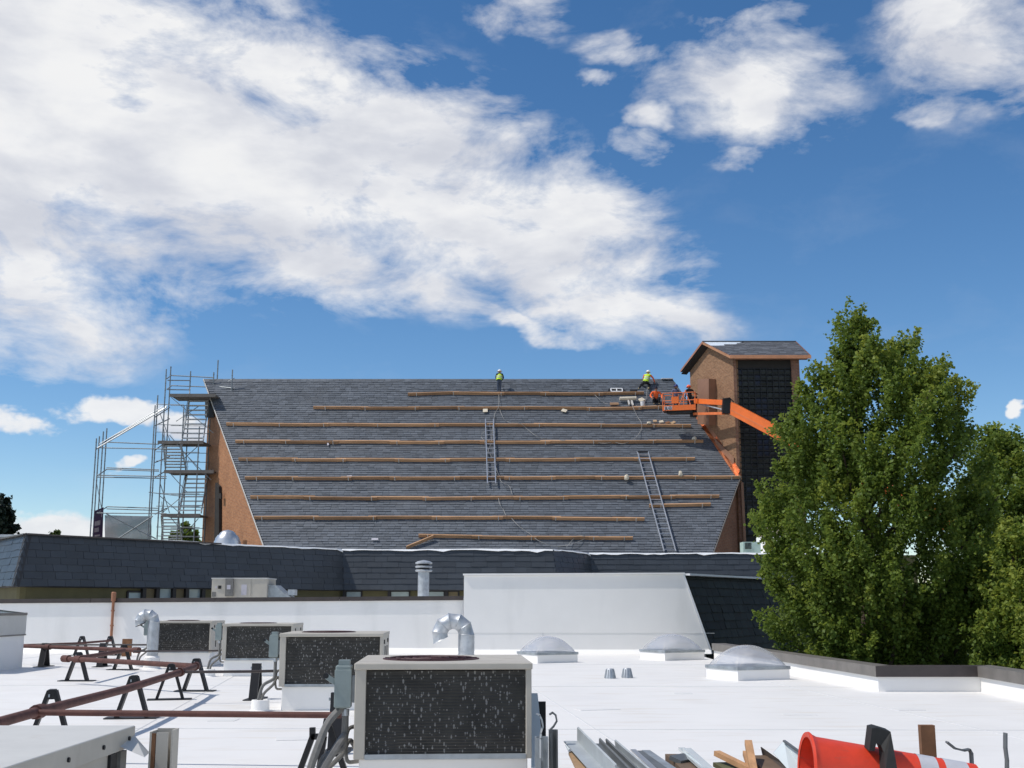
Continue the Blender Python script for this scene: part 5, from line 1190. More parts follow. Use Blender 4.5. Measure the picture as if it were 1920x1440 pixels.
MB().prism([P(1010, 1362, 9.9), P(1016, 1362, 9.9), P(1024, 1452, 9.6), P(998, 1452, 9.6)], (0, .02, 0)).build('x', M_glassy, bed) if False else None
tag(MB().prism([P(996, 1300, 10.4), P(1008, 1300, 10.4), P(1022, 1440, 10.1), P(996, 1440, 10.1)], (0, .03, 0)).build('sheet_offcut', M_glassy, None, org=P(1008, 1440, 10.1)), 'pale blue grey sheet offcut leaning against the right side of the foreground unit', 'sheet')
tag(MB().span((P(1010, 1440, 10.6).x, 10.6, 0), (P(1024, 1440, 10.6).x, 10.66, P(1016, 1316, 10.6).z)).build('black_upright', M_dark, None, org=(P(1016, 1440, 10.6).x, 10.6, 0)), 'black upright bar right behind the foreground unit', 'post')
# bent strap and channel cluster beside the unit
def upright(label, x0, x1, ytop, Y, m, dep=.06, name='metal_channel'):
    a, b = P(x0, ytop, Y), P(x1, ytop, Y); mbx = MB().span((a.x, Y, 0), (a.x + .012, Y + dep, a.z)).span((a.x + .012, Y + dep - .012, 0), (b.x, Y + dep, a.z)).span((b.x - .012, Y, 0), (b.x, Y + dep - .012, a.z))
    mbx.span((a.x + .012, Y, 0), (a.x + (b.x - a.x) * .45, Y + .01, a.z - .005))
    return tag(mbx.build(name, m, None, org=(a.x, Y, 0)), label, 'channel')
upright('pale grey upright metal channel beside the foreground unit', 1003, 1028, 1382, 8.9, M_galv_dull); upright('dark grey upright metal channel right of the pale one', 1029, 1046, 1369, 9.0, M_dkzinc)
def strap(label, pts, w_, m, Y):
    q_ = [P(x, y, Y) for x, y in pts]; mbx = MB()
    for a, b in zip(q_, q_[1:]): mbx.bar(a, b + (b - a).normalized() * .004, w_, .012, up=Vector((b - a).cross(Vector((0, 1, 0)))).normalized())
    return tag(mbx.build('metal_strap', m, None, org=q_[-1]), label, 'strap')
strap('curved grey metal hook strap above the pale channel', [(1006, 1338), (1012, 1341), (1016, 1350), (1018, 1362), (1014, 1374), (1016, 1384), (1017, 1425)], .035, M_galv_dull, 8.85)
strap('looped grey metal strap above the dark channel', [(1030, 1340), (1036, 1336), (1042, 1341), (1044, 1352), (1038, 1362), (1032, 1368), (1033, 1372), (1034, 1425)], .04, M_dkzinc, 8.95)
strap('small bright bent strap on the pale channel', [(1016, 1366), (1014, 1374), (1013, 1384), (1013, 1420)], .03, M_alu, 8.82)
# boards and strips fanning to the upper left
tag(MB().prism([P(1066, 1410, 9.0), P(1096, 1402, 9.0), P(1126, 1446, 8.2), P(1086, 1452, 8.2)], (0, 0, -.02)).build('plywood_offcut', M_ply, None, org=P(1100, 1450, 8.2)), 'tan plywood offcut between the channels and the tall zinc angle', 'board')
tag(MB().prism([P(1060, 1396, 9.3), P(1092, 1388, 9.3), P(1108, 1412, 8.9), P(1070, 1415, 8.9)], (0, 0, -.008)).build('zinc_sheet', M_glassy, None, org=P(1080, 1412, 8.9)), 'pale sheet offcut behind the tan plywood', 'sheet')
def angle_(label, tip, tip2, tail, m, Y0=9.1, Y1=8.0):   # folded sheet: a fin standing on a flat leg
    a, a2, b = P(*tip, Y0), P(*tip2, Y0), P(*tail, Y1); d_ = (b - a2) * 1.2; q_ = [a, a2, a2 + d_, a + d_]
    mbx = MB().prism(q_, (.010, .004, .006)); mbx.prism([a2, a2 + Vector((-.10, 0, 0)), a2 + d_ + Vector((-.10, 0, 0)), a2 + d_], (0, 0, -.008)); return tag(mbx.build('folded_flashing', m, None, org=a2 + d_), label, 'metal strip')
angle_('tallest folded pale zinc angle in the scrap heap', (1082, 1364), (1082, 1389), (1140, 1450), M_zinc, 9.1, 8.0)
angle_('dark folded zinc angle right of the tallest one', (1123, 1385), (1123, 1400), (1170, 1450), M_dkzinc); angle_('second dark folded zinc angle in the scrap heap', (1135, 1386), (1136, 1394), (1200, 1455), M_dkzinc, 9.0); angle_('grey folded zinc angle in the middle of the scrap heap', (1152, 1388), (1154, 1402), (1215, 1455), M_zinc, 8.9)
strip('narrow pale metal strip lying between the dark angles', (1121, 1402), (1165, 1450), .05, .012, M_alu); strip('broad dark metal strip low in the scrap heap', (1132, 1404), (1185, 1455), .12, .015, M_dkzinc)
strip('thin pale strip end sticking out right of the middle', (1187, 1406), (1235, 1450), .04, .01, M_alu); strip('grey flat strip right of the thin pale one', (1201, 1409), (1265, 1455), .10, .014, M_dkzinc); strip('pale flat strip beside the grey flat one', (1211, 1408), (1278, 1455), .06, .014, M_galv_dull)
strip('brown board under the flat strips', (1213, 1430), (1250, 1460), .16, .03, M_wood_dk, 'board', cat='board'); strip('brown board with dark grey end in the scrap heap', (1272, 1420), (1325, 1465), .20, .05, M_wood_dk, 'board', cat='board')
strip('grey end plate on the brown board', (1268, 1418), (1285, 1426), .18, .03, M_dkzinc, 'end_plate', 8.8, 8.75); strip('white plastic strip pointing to the upper left', (1278, 1404), (1330, 1450), .05, .02, M_glassy); strip('second white plastic strip right beside the first', (1288, 1405), (1340, 1452), .06, .02, M_glassy, Y0=9.0)
strip('orange brown timber lath slanting right in the heap', (1344, 1412), (1415, 1447), .05, .035, M_wood, 'lath', 8.7, 8.3, cat='lath'); strip('upright orange brown timber lath crossing the slanting one', (1403, 1392), (1414, 1450), .05, .04, M_wood, 'lath', 8.5, 8.2, cat='lath'); strip('short timber lath leaning on the upright lath', (1398, 1412), (1410, 1450), .04, .035, M_wood, 'lath', 8.6, 8.3, cat='lath')
strip('green stained board at the bottom edge of the heap', (1352, 1433), (1390, 1455), .12, .03, mat('green_stain', (.12, .12, .06), .8), 'board', 8.7, 8.3, cat='board'); strip('brown board below the dark metal shard', (1418, 1420), (1460, 1455), .14, .03, M_wood_dk, 'board', 8.6, 8.2, cat='board')
tag(MB().prism([P(1426, 1401, 8.6), P(1446, 1416, 8.6), P(1486, 1444, 8.3), P(1460, 1446, 8.3), P(1430, 1418, 8.6)], (.01, .02, 0)).build('metal_shard', mat('dirty_metal', (.085, .07, .06), .6), None, org=P(1470, 1444, 8.3)), 'dark dirty metal shard left of the red cone', 'metal shard')
tag(MB().prism([P(1450, 1412, 8.5), P(1470, 1389, 8.5), P(1506, 1417, 8.3), P(1506, 1446, 8.3), P(1480, 1446, 8.3)], (.0, .012, 0)).build('clear_sheet', M_glassy, None, org=P(1490, 1446, 8.3)), 'pale glassy sheet leaning behind the mouth of the red cone', 'sheet')
strip('dark edge strip along the pale glassy sheet', (1470, 1389), (1506, 1415), .02, .012, M_dkzinc, 'edge_strip', 8.48, 8.28)
# red traffic cone lying on its side
YC = 7.9; c0 = P(1512, 1441, YC); c1 = P(1852, 1466, YC); ax_ = (c1 - c0).normalized(); Lc = (c1 - c0).length
t = thing('traffic_cone', 'red traffic cone with two silver bands lying on its side at the lower right', 'traffic cone', c0 - Vector((0, 0, .22)))
zax = ax_; xax = Vector((0, 1, 0)); yax = zax.cross(xax).normalized(); Mx = Matrix((xax, yax, zax)).transposed()
k_ = YC / F
def rad_at(s_): return (58 - 31 * s_) * k_
MB().lathe([(58 * k_ - .012, .0), (63 * k_, -.004), (64 * k_, .012), (60 * k_, .03), (rad_at(.05), Lc * .05), (rad_at(.60), Lc * .60)], c0, 36, Mx, cap=False).build('body', M_cone, t, smooth=True)
MB().lathe([(rad_at(.60) + .002, Lc * .598), (rad_at(.70) + .002, Lc * .70)], c0, 36, Mx, cap=False).build('silver_band', M_reflect, t, smooth=True)
MB().lathe([(rad_at(.70), Lc * .70), (rad_at(.745), Lc * .745)], c0, 36, Mx, cap=False).build('red_band', M_cone, t, smooth=True)
MB().lathe([(rad_at(.745) + .002, Lc * .743), (rad_at(.875) + .002, Lc * .875)], c0, 36, Mx, cap=False).build('silver_band', M_reflect, t, smooth=True)
MB().lathe([(rad_at(.875), Lc * .875), (rad_at(.93), Lc * .93), (.055, Lc * .95), (.05, Lc * .97), (.07, Lc * .99), (.07, Lc * 1.03), (.03, Lc * 1.06)], c0, 28, Mx).build('grip', M_cone, t, smooth=True)
MB().lathe([(58 * k_ - .012, .004), (58 * k_ - .03, Lc * .2), (.05, Lc * .5)], c0, 30, Mx, cap=False).build('hollow', M_cone, t, smooth=True)
# black rubber wedge with hole standing over the cone, behind and in front
YH = YC - .26; pp = [P(1630, 1408, YH + .1), P(1635, 1366, YH + .1), P(1644, 1364, YH + .1), P(1670, 1372, YH + .1), P(1684, 1450, YH - .03), P(1660, 1450, YH - .03), P(1658, 1412, YH + .07), P(1652, 1398, YH + .1), P(1643, 1394, YH + .1), P(1640, 1408, YH + .1)]
tag(MB().prism(pp, (.0, .11, .01)).build('rubber_block', mat('black_rubber', (.02, .02, .02), .7, var=.3, scale=12), None, org=P(1660, 1450, YH)), 'black rubber foot with a round notch straddling the red cone', 'rubber block')
tag(MB().span((P(1731, 1440, 8.9).x, 8.9, 0), (P(1758, 1440, 8.9).x, 8.96, P(1744, 1360, 8.9).z)).build('brown_plate', M_rust2, None, org=(P(1744, 1440, 8.9).x, 8.9, 0)), 'upright rust brown plate behind the silver bands of the cone', 'plate')
strap('zigzag dark strap rising right behind the tip of the cone', [(1775, 1391), (1790, 1403), (1806, 1407), (1817, 1405), (1821, 1412), (1823, 1448)], .05, M_dkzinc, 8.3)
strap('straight dark strap standing at the far right of the foreground', [(1885, 1374), (1885, 1402), (1888, 1425), (1888, 1460)], .05, M_dkzinc, 8.5)
# black folding trestle left of the foreground unit
t = thing('black_trestle', 'black folding trestle at the bottom left of the foreground unit', 'trestle', G(600, 1440))
YQ = 9.9
for a, b in [((586, 1364), (586, 1382)), ((584, 1381), (612, 1381)), ((586, 1381), (562, 1446)), ((608, 1381), (598, 1446)), ((613, 1348), (606, 1384)), ((613, 1348), (646, 1444))]:
    MB().bar(P(*a, YQ), P(*b, YQ), .045, .045).build('bar', M_dark, t)
MB().span((P(598, 1440, 10.2).x, 10.1, .01), (P(656, 1440, 10.2).x, 10.4, .03)).build('foot_plate', M_dark, t)
flex([W1(-.09, .12, .72), W1(-.20, .05, .60), W1(-.27, -.02, .42), W1(-.34, -.05, .18), W1(-.36, -.05, .02)], .03, 'conduit', u1)
flex([W1(-.075, .1, .50), W1(-.13, .02, .42), W1(-.24, -.05, .22), W1(-.22, -.06, .02)], .03, 'conduit', u1)

# ================================================================ trees
def leaf_mesh(centres, dirs, tones, size, r, droop=.4):
    n = len(centres); c = np.asarray(centres); up = np.asarray(dirs)
    ax = r.normal(size=(n, 3)) * .75 + up * .55; ax[:, 2] -= droop * r.random(n)
    ax /= np.linalg.norm(ax, axis=1)[:, None]
    ref = r.normal(size=(n, 3)); ref[:, 2] += .9; sd = np.cross(ax, ref); sd /= np.linalg.norm(sd, axis=1)[:, None]
    nm = np.cross(sd, ax); L_ = size * (.7 + .6 * r.random(n))[:, None]; Wd = L_ * .48
    v = np.empty((n, 4, 3)); v[:, 0] = c - ax * L_ * .5; v[:, 1] = c + sd * Wd + nm * Wd * .28 - ax * L_ * .06; v[:, 2] = c + ax * L_ * .5 - nm * L_ * .12; v[:, 3] = c - sd * Wd + nm * Wd * .28 - ax * L_ * .06
    return v.reshape(-1, 3), np.clip(np.asarray(tones) + r.normal(size=n) * .10, 0, 1)
def build_crown(name, v, tones, m, parent):
    n = len(v) // 4; org = np.array(ORG[parent.name]); me = bpy.data.meshes.new(name)
    me.vertices.add(4 * n); me.vertices.foreach_set('co', (v - org).astype(np.float32).ravel())
    idx = np.arange(4 * n).reshape(n, 4); tri = np.concatenate([idx[:, [0, 1, 2]], idx[:, [0, 2, 3]]], 1).reshape(-1, 3)
    me.loops.add(tri.size); me.loops.foreach_set('vertex_index', tri.ravel().astype(np.int32)); me.polygons.add(2 * n)
    me.polygons.foreach_set('loop_start', np.arange(0, 6 * n, 3, dtype=np.int32)); me.polygons.foreach_set('loop_total', np.full(2 * n, 3, dtype=np.int32))
    at = me.attributes.new('tone', 'FLOAT', 'FACE'); at.data.foreach_set('value', np.repeat(tones, 2).astype(np.float32))
    me.materials.append(m); me.update(calc_edges=True); me.validate()
    o = bpy.data.objects.new(name, me); COL.objects.link(o); o.parent = parent; ORG[o.name] = ORG[parent.name]; return o
def inside(poly, x, y):
    c = False; n = len(poly)
    for i in range(n):
        x0, y0 = poly[i]; x1, y1 = poly[(i + 1) % n]
        if (y0 > y) != (y1 > y) and x < (x1 - x0) * (y - y0) / (y1 - y0) + x0: c = not c
    return c
def edist(poly, x, y):
    d = 1e9; n = len(poly)
    for i in range(n):
        (x0, y0), (x1, y1) = poly[i], poly[(i + 1) % n]; dx, dy = x1 - x0, y1 - y0; t = max(0, min(1, ((x - x0) * dx + (y - y0) * dy) / (dx * dx + dy * dy + 1e-9)))
        d = min(d, math.hypot(x - x0 - dx * t, y - y0 - dy * t))
    return d
def tree(name, label, cat, Y, poly, trunk_px, nshoot, leaves, size, m, seed, depth=3.0, slen=(.8, 1.6), rad=.22, group=None, tone0=.45, tips=(), limbs=26, upb=1.0, trunk_r=.22, fill=.35, erode=10):
    r = random.Random(seed); nr = np.random.default_rng(seed); base = P(trunk_px[0], trunk_px[1], Y); base = Vector((base.x, Y, GZ)); t = thing(name, label, cat, base, group)
    xs = [p[0] for p in poly]; ys = [p[1] for p in poly]; mx = max(xs) - min(xs); top = P(trunk_px[0], min(ys), Y).z
    shoots = []; tries = 0
    while len(shoots) < nshoot and tries < nshoot * 80:
        tries += 1
        x, y = r.uniform(min(xs), max(xs)), r.uniform(min(ys), max(ys))
        if not inside(poly, x, y): continue
        e = edist(poly, x, y)
        if e < erode: continue
        f_ = min(1, e / (mx * .32)); hd = depth * math.sqrt(max(.02, f_)); inner = r.random() < fill
        dy = (-1 if r.random() < .72 else 1) * hd * (r.uniform(.72, 1.0) if not inner else r.uniform(0, .7))
        p = P(x, y, Y); shoots.append((Vector((p.x, Y + dy, p.z)), f_, inner))
    for x, y in list(tips) + [(q[0] + r.uniform(-5, 5), q[1] + r.uniform(0, 14)) for q in poly if q[1] < 1150]:
        p = P(x, y, Y); shoots.append((Vector((p.x, Y + r.uniform(-.5, .3), p.z)), 0, False))
    cs, ds, ts = [], [], []
    axis = lambda z: Vector((base.x, base.y, z))
    for p, f_, inner in shoots:
        out = (p - axis(p.z)); out.z = 0; out = out.normalized() if out.length > .01 else Vector((0, -1, 0))
        d = (Vector((0, 0, upb)) + out * (1.0 if f_ == 0 else .75) + Vector((r.gauss(0, .22), r.gauss(0, .22), r.gauss(0, .15)))).normalized()
        ln = r.uniform(*slen) * (.75 if f_ == 0 else 1); k = int(leaves * r.uniform(.7, 1.3)); tn = tone0 + r.gauss(0, .15) - (.12 if inner else 0)  # inner shoots toned down: shade inside the crown put into leaf colour
        start = p - d * ln * (1.12 if f_ == 0 else .95)
        for sub in range(3):            # each shoot forks into three leafy fingers
            dd = (d + Vector((r.gauss(0, .28), r.gauss(0, .28), r.gauss(0, .12)))).normalized(); l2 = ln * r.uniform(.7, 1.0); s2 = start + dd * r.uniform(0, .15)
            kk = k // 3; tt = nr.random(kk) ** .8; bend = np.stack([np.zeros(kk), np.zeros(kk), .12 * l2 * tt ** 2], 1)
            g = nr.normal(size=(kk, 3)) * (rad * (1.0 - .72 * tt) * .62)[:, None]
            cs.append(np.array(s2)[None] + np.array(dd)[None] * (tt * l2)[:, None] + g + bend); ds.append(np.tile(np.array(dd), (kk, 1)) * .5 + g / (np.linalg.norm(g, axis=1)[:, None] + 1e-6) * .8); ts.append(np.clip(tn + .30 * (tt - .5), 0, 1))  # tone rises along each finger: lit tips and shaded base painted in
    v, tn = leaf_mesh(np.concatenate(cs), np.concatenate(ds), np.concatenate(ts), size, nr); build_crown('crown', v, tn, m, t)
    th = top - GZ; pts = [base + Vector((math.sin(i * 1.3) * .10, 0, th * .93 * i / 9)) for i in range(10)]
    MB().tube(pts, [trunk_r * (1 - .93 * i / 9) + .02 for i in range(10)], 10).build('trunk', M_bark, t, smooth=True)
    idx = [i for i in range(len(shoots))]; r.shuffle(idx)
    for i in idx[:limbs]:
        p = shoots[i][0]; hz = (p - axis(p.z)).length; z0 = max(GZ + th * .15, p.z - hz * .9 - .6); s = axis(z0) ; midp = s.lerp(p, .5) + Vector((0, 0, -.12 * hz)); r0 = trunk_r * .42 * (1 - .7 * (z0 - GZ) / th)
        MB().tube([s, s.lerp(midp, .6), midp, midp.lerp(p, .55), p], [r0, r0 * .8, r0 * .62, r0 * .4, .012], 6).build('limb', M_bark, t, smooth=True)
    return t
maple = [(1400, 958), (1418, 925), (1412, 905), (1435, 870), (1462, 838), (1440, 800), (1470, 760), (1510, 745), (1498, 705), (1516, 690), (1552, 712), (1540, 672), (1570, 665), (1578, 625), (1598, 590), (1618, 600), (1640, 586), (1650, 640), (1676, 632), (1690, 655), (1702, 628), (1726, 624), (1738, 672), (1760, 690), (1800, 700), (1812, 716), (1800, 760), (1826, 800), (1852, 850), (1870, 930), (1885, 1040), (1890, 1262), (1520, 1262), (1478, 1222), (1432, 1140), (1440, 1085), (1408, 1040), (1430, 1010)]
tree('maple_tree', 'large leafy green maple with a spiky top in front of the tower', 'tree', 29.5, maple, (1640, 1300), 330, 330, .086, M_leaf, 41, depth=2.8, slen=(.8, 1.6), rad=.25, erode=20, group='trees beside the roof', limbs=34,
     tips=[(1495, 800), (1505, 830), (1520, 815), (1530, 850), (1548, 835), (1560, 865), (1490, 845), (1575, 850), (1600, 880), (1540, 870), (1603, 590), (1640, 586), (1700, 626), (1728, 618), (1578, 640), (1540, 668), (1502, 690), (1478, 752), (1442, 806), (1462, 800), (1400, 955), (1420, 905), (1412, 1030), (1808, 705), (1760, 680), (1425, 1060), (1432, 1140), (1450, 870), (1515, 690), (1555, 660), (1655, 640), (1820, 760)])
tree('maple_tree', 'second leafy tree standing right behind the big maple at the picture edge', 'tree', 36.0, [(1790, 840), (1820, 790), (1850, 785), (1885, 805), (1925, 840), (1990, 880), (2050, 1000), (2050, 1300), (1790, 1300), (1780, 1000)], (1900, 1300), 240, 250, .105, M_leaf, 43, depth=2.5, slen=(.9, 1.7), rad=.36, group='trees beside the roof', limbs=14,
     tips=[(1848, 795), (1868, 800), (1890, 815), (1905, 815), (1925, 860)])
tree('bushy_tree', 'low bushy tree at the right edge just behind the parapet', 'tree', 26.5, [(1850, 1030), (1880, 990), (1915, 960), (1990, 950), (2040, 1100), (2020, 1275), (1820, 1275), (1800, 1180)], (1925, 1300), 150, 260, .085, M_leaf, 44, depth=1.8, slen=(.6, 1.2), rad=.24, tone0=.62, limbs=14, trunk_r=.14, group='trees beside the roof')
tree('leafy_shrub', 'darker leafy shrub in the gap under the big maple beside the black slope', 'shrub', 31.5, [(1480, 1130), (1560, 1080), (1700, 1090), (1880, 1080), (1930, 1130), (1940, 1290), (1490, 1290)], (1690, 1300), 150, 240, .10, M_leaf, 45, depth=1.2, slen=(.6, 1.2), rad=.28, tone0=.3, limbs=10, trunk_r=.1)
# far trees on the left
tree('conifer', 'dark conifer cut by the left picture edge above the low wing', 'tree', 105, [(-60, 1010), (-40, 930), (-8, 925), (4, 932), (20, 955), (32, 962), (26, 985), (34, 1010)], (-20, 1010), 210, 70, .42, M_leaf3, 46, depth=3, slen=(.9, 1.8), rad=.45, upb=.15, limbs=8, tips=[(2, 934), (30, 962), (22, 958), (33, 990)])
tree('far_tree', 'two pale green treetops just showing above the wing roof', 'tree', 105, [(88, 1012), (92, 998), (98, 1001), (105, 1004), (112, 994), (120, 1000), (124, 1012)], (106, 1012), 40, 40, .3, M_leaf4, 47, depth=1.5, slen=(.5, 1.0), rad=.28, limbs=4, tips=[(92, 998), (112, 995)])
tree('far_tree', 'dark leafy tree seen through the bottom of the scaffold stairs', 'tree', 98, [(322, 1030), (328, 1000), (340, 986), (352, 984), (364, 996), (374, 1012), (374, 1030)], (348, 1012), 110, 60, .34, M_leaf, 48, depth=2, slen=(.7, 1.3), rad=.36, tone0=.25, limbs=6, tips=[(346, 984), (352, 985), (336, 992)])

# ================================================================ people
def skin_body(name, joints, bones, zones, mats_, parent, sub=1):
    names = list(joints); me = bpy.data.meshes.new(name + '_rig'); me.from_pydata([joints[k][0] for k in names], [(names.index(a), names.index(b)) for a, b in bones], [])
    o = bpy.data.objects.new(name + '_rig', me); COL.objects.link(o)
    sk = o.modifiers.new('skin', 'SKIN'); sk.use_smooth_shade = True
    lay = me.skin_vertices[0] if len(me.skin_vertices) else None
    for i, k in enumerate(names): lay.data[i].radius = joints[k][1]; lay.data[i].use_root = (k == 'pelvis')
    ss = o.modifiers.new('sub', 'SUBSURF'); ss.levels = sub; ss.render_levels = sub
    dg = bpy.context.evaluated_depsgraph_get(); dg.update(); m2 = bpy.data.meshes.new_from_object(o.evaluated_get(dg)); bpy.data.objects.remove(o)
    m2.materials.clear()
    for m in mats_: m2.materials.append(m)
    segs = [(Vector(joints[a][0]), Vector(joints[b][0]), zones.get((a, b), 0)) for a, b in bones]
    for p in m2.polygons:
        c = p.center; best, bz = 1e9, 0
        for a, b, z in segs:
            d = b - a; t = max(0, min(1, (c - a).dot(d) / max(1e-9, d.length_squared))); q = (c - a - d * t).length
            if q < best: best, bz = q, z
        p.material_index = bz; p.use_smooth = True
    b = bpy.data.objects.new('body', m2); COL.objects.link(b); b.parent = parent; ORG[b.name] = ORG[parent.name]; return b
M_skin = mat('skin', (.36, .20, .13), .6, var=.08); M_jean = mat('blue_denim', (.06, .08, .12), .85); M_black = mat('black_cloth', (.012, .012, .016), .9); M_vest = mat('hi_vis_yellow', (.50, .72, .035), .7, var=.08)
M_hat_w = mat('white_helmet', (.80, .80, .80), .3, var=.03); M_hat_b = mat('blue_helmet', (.025, .035, .16), .35); M_osw = mat('orange_sweatshirt', (.85, .14, .03), .8, var=.1); M_dkcap = mat('dark_cap', (.018, .016, .035), .8); M_boot = mat('boots', (.14, .11, .07), .8)
M_grey = mat('grey_blue_shirt', (.13, .14, .22), .85); M_khaki = mat('khaki_pouch', (.30, .25, .14), .85); M_hat_o = mat('orange_helmet', (.80, .13, .05), .35)
def person(label, foot, yaw, J, mats_, zones, hat=None, hatm=None, vest=None, extra=None, scale=1.0):
    t = thing('person', label, 'person', foot); mm_ = Matrix.Rotation(R(yaw), 3, 'Z')
    JJ = {k: (mm_ @ Vector(p) * scale, (r_ * scale, r_ * scale * .92)) for k, (p, r_) in J.items()}
    bones = [('pelvis', 'waist'), ('waist', 'chest'), ('chest', 'neck'), ('neck', 'head'), ('head', 'crown'), ('chest', 'sh_l'), ('sh_l', 'el_l'), ('el_l', 'wr_l'), ('wr_l', 'ha_l'), ('chest', 'sh_r'), ('sh_r', 'el_r'), ('el_r', 'wr_r'), ('wr_r', 'ha_r'),
             ('pelvis', 'hip_l'), ('hip_l', 'kn_l'), ('kn_l', 'an_l'), ('an_l', 'to_l'), ('pelvis', 'hip_r'), ('hip_r', 'kn_r'), ('kn_r', 'an_r'), ('an_r', 'to_r')]
    zn = {}
    for a, b in bones:
        if b in ('head', 'crown', 'ha_l', 'ha_r'): z = 'skin'
        elif b.startswith('to_'): z = 'boot'
        elif b.startswith(('hip', 'kn', 'an')): z = 'legs'
        elif b.startswith(('el', 'wr')): z = 'sleeve'
        else: z = 'torso'
        zn[(a, b)] = zones.index(z)
    body = skin_body('person', JJ, bones, zn, mats_, t, 2)
    f = Vector(foot); hd = f + JJ['head'][0]; cr = f + JJ['crown'][0]; ax = (cr - hd).normalized(); q = ax.to_track_quat('Z', 'Y').to_matrix()
    if hatm: 
        c = hd.lerp(cr, .35); h = MB().lathe([(.165, -.005), (.17, .01), (.135, .015), (.132, .06), (.105, .12), (.05, .155), (.005, .162)] if hat == 'helmet' else [(.118, -.02), (.122, .03), (.11, .09), (.06, .13), (.005, .14)], c, 16, q); h.build('helmet' if hat == 'helmet' else 'cap', hatm, t, smooth=True)
    if vest:
        w0, w1 = f + JJ['waist'][0], f + JJ['chest'][0]; d = (w1 - w0); lo, hi_ = w0 - d * .55, w1 + d * .42
        a2 = d.normalized(); qq = Matrix.Rotation(R(yaw), 3, 'Z'); zq = a2; xq = qq @ Vector((1, 0, 0)); xq = (xq - zq * xq.dot(zq)).normalized(); yq = zq.cross(xq); Mv = Matrix((xq, yq, zq)).transposed()
        mb = MB(); n = 14; prof = [(0, .205, .155), (.35, .200, .15), (.7, .225, .155), (.92, .215, .13), (1.0, .15, .10)]; ll = (hi_ - lo).length; base = []
        for s, rx, ry in prof: base.append([lo + Mv @ Vector((rx * math.cos(2 * math.pi * k / n), ry * math.sin(2 * math.pi * k / n), s * ll)) for k in range(n)])
        mb.add([v for r_ in base for v in r_], [(i * n + k, i * n + (k + 1) % n, (i + 1) * n + (k + 1) % n, (i + 1) * n + k) for i in range(len(prof) - 1) for k in range(n)]); vo = mb.build('vest', vest, t, smooth=True)
        for s in (.28, .52):
            mb = MB(); rr = [[lo + Mv @ Vector((.232 * math.cos(2 * math.pi * k / n), .165 * math.sin(2 * math.pi * k / n), (s + e) * ll)) for k in range(n)] for e in (0, .09)]; mb.add(rr[0] + rr[1], [(k, (k + 1) % n, n + (k + 1) % n, n + k) for k in range(n)]); mb.build('reflective_band', M_reflect, vo)
    # five fingers per hand
    for s in ('l', 'r'):
        w, hnd = f + JJ['wr_' + s][0], f + JJ['ha_' + s][0]; d = (hnd - w).normalized(); sd = d.orthogonal().normalized(); nn = d.cross(sd); fm = MB()
        for k, ln in enumerate((.075, .085, .08, .065)):
            o0 = hnd + sd * (.027 - .018 * k); fm.tube([o0, o0 + d * ln * .55, o0 + d * ln * .85 - nn * ln * .4], [.011, .010, .008], 5)
        fm.tube([w.lerp(hnd, .4) + sd * .03, hnd + sd * .06, hnd + sd * .07 + d * .03], [.013, .011, .009], 5); fm.build('fingers', M_skin, t, smooth=True)
    return t
def pose(**kw):
    J = dict(pelvis=((0, 0, .92), .145), waist=((0, 0, 1.08), .135), chest=((0, 0, 1.32), .155), neck=((0, 0, 1.50), .065), head=((0, .01, 1.60), .085), crown=((0, .0, 1.72), .085),
             sh_l=((-.19, 0, 1.42), .075), el_l=((-.27, 0, 1.14), .055), wr_l=((-.26, .12, .92), .042), ha_l=((-.25, .18, .84), .04), sh_r=((.19, 0, 1.42), .075), el_r=((.27, 0, 1.14), .055), wr_r=((.26, .12, .92), .042), ha_r=((.25, .18, .84), .04),
             hip_l=((-.10, 0, .86), .105), kn_l=((-.11, .02, .48), .078), an_l=((-.11, -.02, .09), .055), to_l=((-.12, .16, .04), .045), hip_r=((.10, 0, .86), .105), kn_r=((.11, .02, .48), .078), an_r=((.11, -.02, .09), .055), to_r=((.12, .16, .04), .045))
    for k, v in kw.items(): J[k] = (v, J[k][1])
    return J
Z6 = ['skin', 'torso', 'sleeve', 'legs', 'boot']
# +y of a pose = the way the person faces (yaw 0 = away from us, into the roof)
f = RF(936, 738, .12)
person('standing worker in white helmet and yellow vest on the topmost plank row, seen from behind', f, 0, pose(pelvis=(0, .02, .90), waist=(.0, .06, 1.05), chest=(.02, .16, 1.28), neck=(.02, .24, 1.45), head=(.02, .29, 1.54), crown=(.02, .32, 1.66),
    sh_l=(-.17, .16, 1.38), el_l=(-.24, .14, 1.12), wr_l=(-.16, .34, 1.02), ha_l=(-.10, .42, 1.0), sh_r=(.21, .17, 1.38), el_r=(.29, .12, 1.12), wr_r=(.22, .32, 1.02), ha_r=(.16, .4, 1.0),
    hip_l=(-.08, .02, .84), kn_l=(-.09, .10, .46), an_l=(-.09, .06, .08), to_l=(-.09, .22, .06), hip_r=(.09, .02, .84), kn_r=(.06, .18, .50), an_r=(.07, .22, .16), to_r=(.07, .38, .16)), [M_skin, M_black, M_black, M_jean, M_boot], Z6, 'helmet', M_hat_w, M_vest)
f = RF(1211, 731, .08)
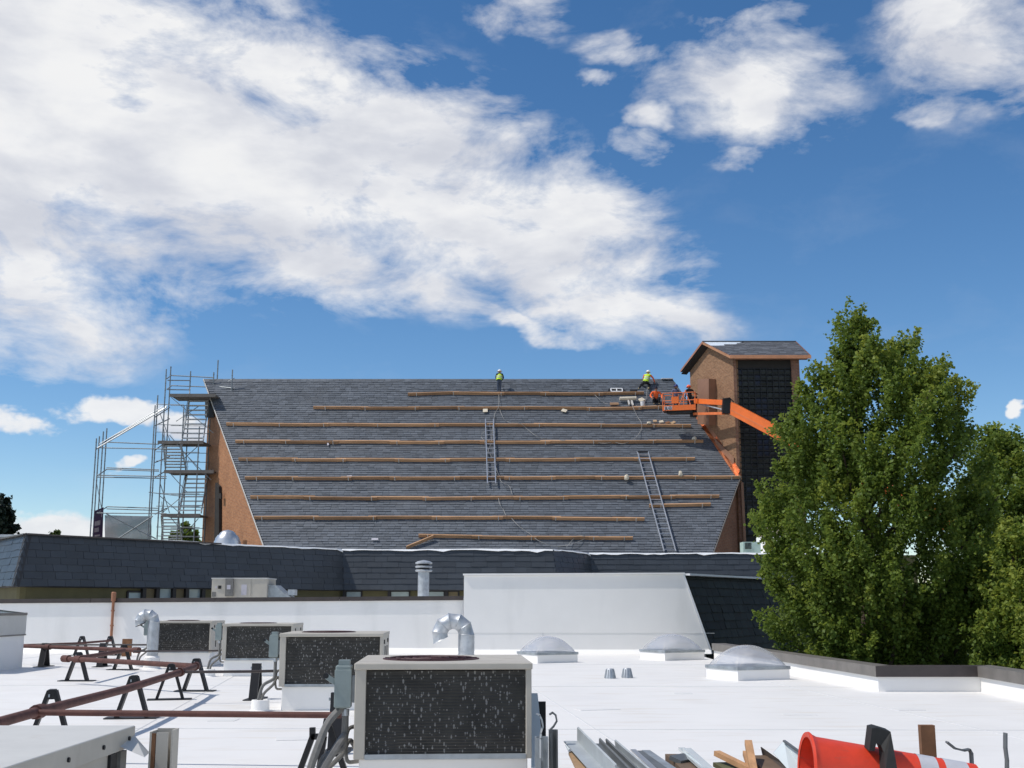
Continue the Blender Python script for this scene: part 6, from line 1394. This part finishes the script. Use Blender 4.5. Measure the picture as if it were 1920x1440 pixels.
person('kneeling worker with orange sleeves, yellow vest and white helmet beside the ridge', f, -14, pose(pelvis=(-.04, .12, .52), waist=(.0, .22, .66), chest=(.06, .36, .90), neck=(.08, .44, 1.06), head=(.10, .48, 1.16), crown=(.11, .50, 1.28),
    sh_l=(-.12, .36, 1.0), el_l=(-.22, .50, .80), wr_l=(-.12, .70, .72), ha_l=(-.08, .78, .70), sh_r=(.25, .36, 1.0), el_r=(.42, .44, .80), wr_r=(.48, .56, .60), ha_r=(.50, .62, .53),
    hip_l=(-.14, .12, .48), kn_l=(-.36, .40, .38), an_l=(-.44, .08, .14), to_l=(-.50, .02, .04), hip_r=(.08, .12, .48), kn_r=(.22, .36, .34), an_r=(.18, .02, .12), to_r=(.18, -.10, .04)), [M_skin, M_vest, M_osw, M_black, M_khaki], Z6, 'helmet', M_hat_w, M_vest, scale=1.1)
f = RF(1231, 758, .16)
person('worker in orange sweatshirt and dark cap sitting on the second plank row beside the basket', f, 180, pose(pelvis=(0, -.30, .26), waist=(0, -.28, .40), chest=(0, -.20, .66), neck=(0, -.13, .82), head=(0, -.10, .91), crown=(0, -.09, 1.03),
    sh_l=(-.20, -.18, .76), el_l=(-.33, -.06, .52), wr_l=(-.30, .12, .34), ha_l=(-.28, .18, .27), sh_r=(.20, -.18, .76), el_r=(.34, -.06, .52), wr_r=(.28, .14, .36), ha_r=(.24, .2, .30),
    hip_l=(-.10, -.26, .24), kn_l=(-.17, .08, .38), an_l=(-.15, .06, .02), to_l=(-.16, .2, -.02), hip_r=(.10, -.26, .24), kn_r=(.17, .08, .38), an_r=(.15, .06, .02), to_r=(.16, .2, -.02)), [M_skin, M_osw, M_osw, M_black, M_boot], Z6, 'cap', M_dkcap, scale=1.15)
f = bk_(-.25, .05, .0)
person('worker in blue helmet and grey blue shirt standing in the lift basket', f, 195, pose(chest=(0, .06, 1.30), head=(0, .1, 1.58), crown=(0, .1, 1.70), wr_l=(-.36, .26, 1.1), ha_l=(-.38, .34, 1.12), wr_r=(.34, .3, 1.1), ha_r=(.34, .38, 1.1)), [M_skin, M_grey, M_grey, M_jean, M_boot], Z6, 'helmet', M_hat_b, None, scale=.98)
f = bk_(.66, .0, .0)
person('worker in dark clothes and orange helmet at the boom end of the lift basket', f, 20, pose(chest=(0, .05, 1.30), head=(.0, .1, 1.56), crown=(0, .12, 1.68), el_r=(.38, .02, 1.2), wr_r=(.60, .06, 1.16), ha_r=(.68, .08, 1.16)), [M_skin, M_black, M_black, M_black, M_boot], Z6, 'helmet', M_hat_o, None, scale=.96)
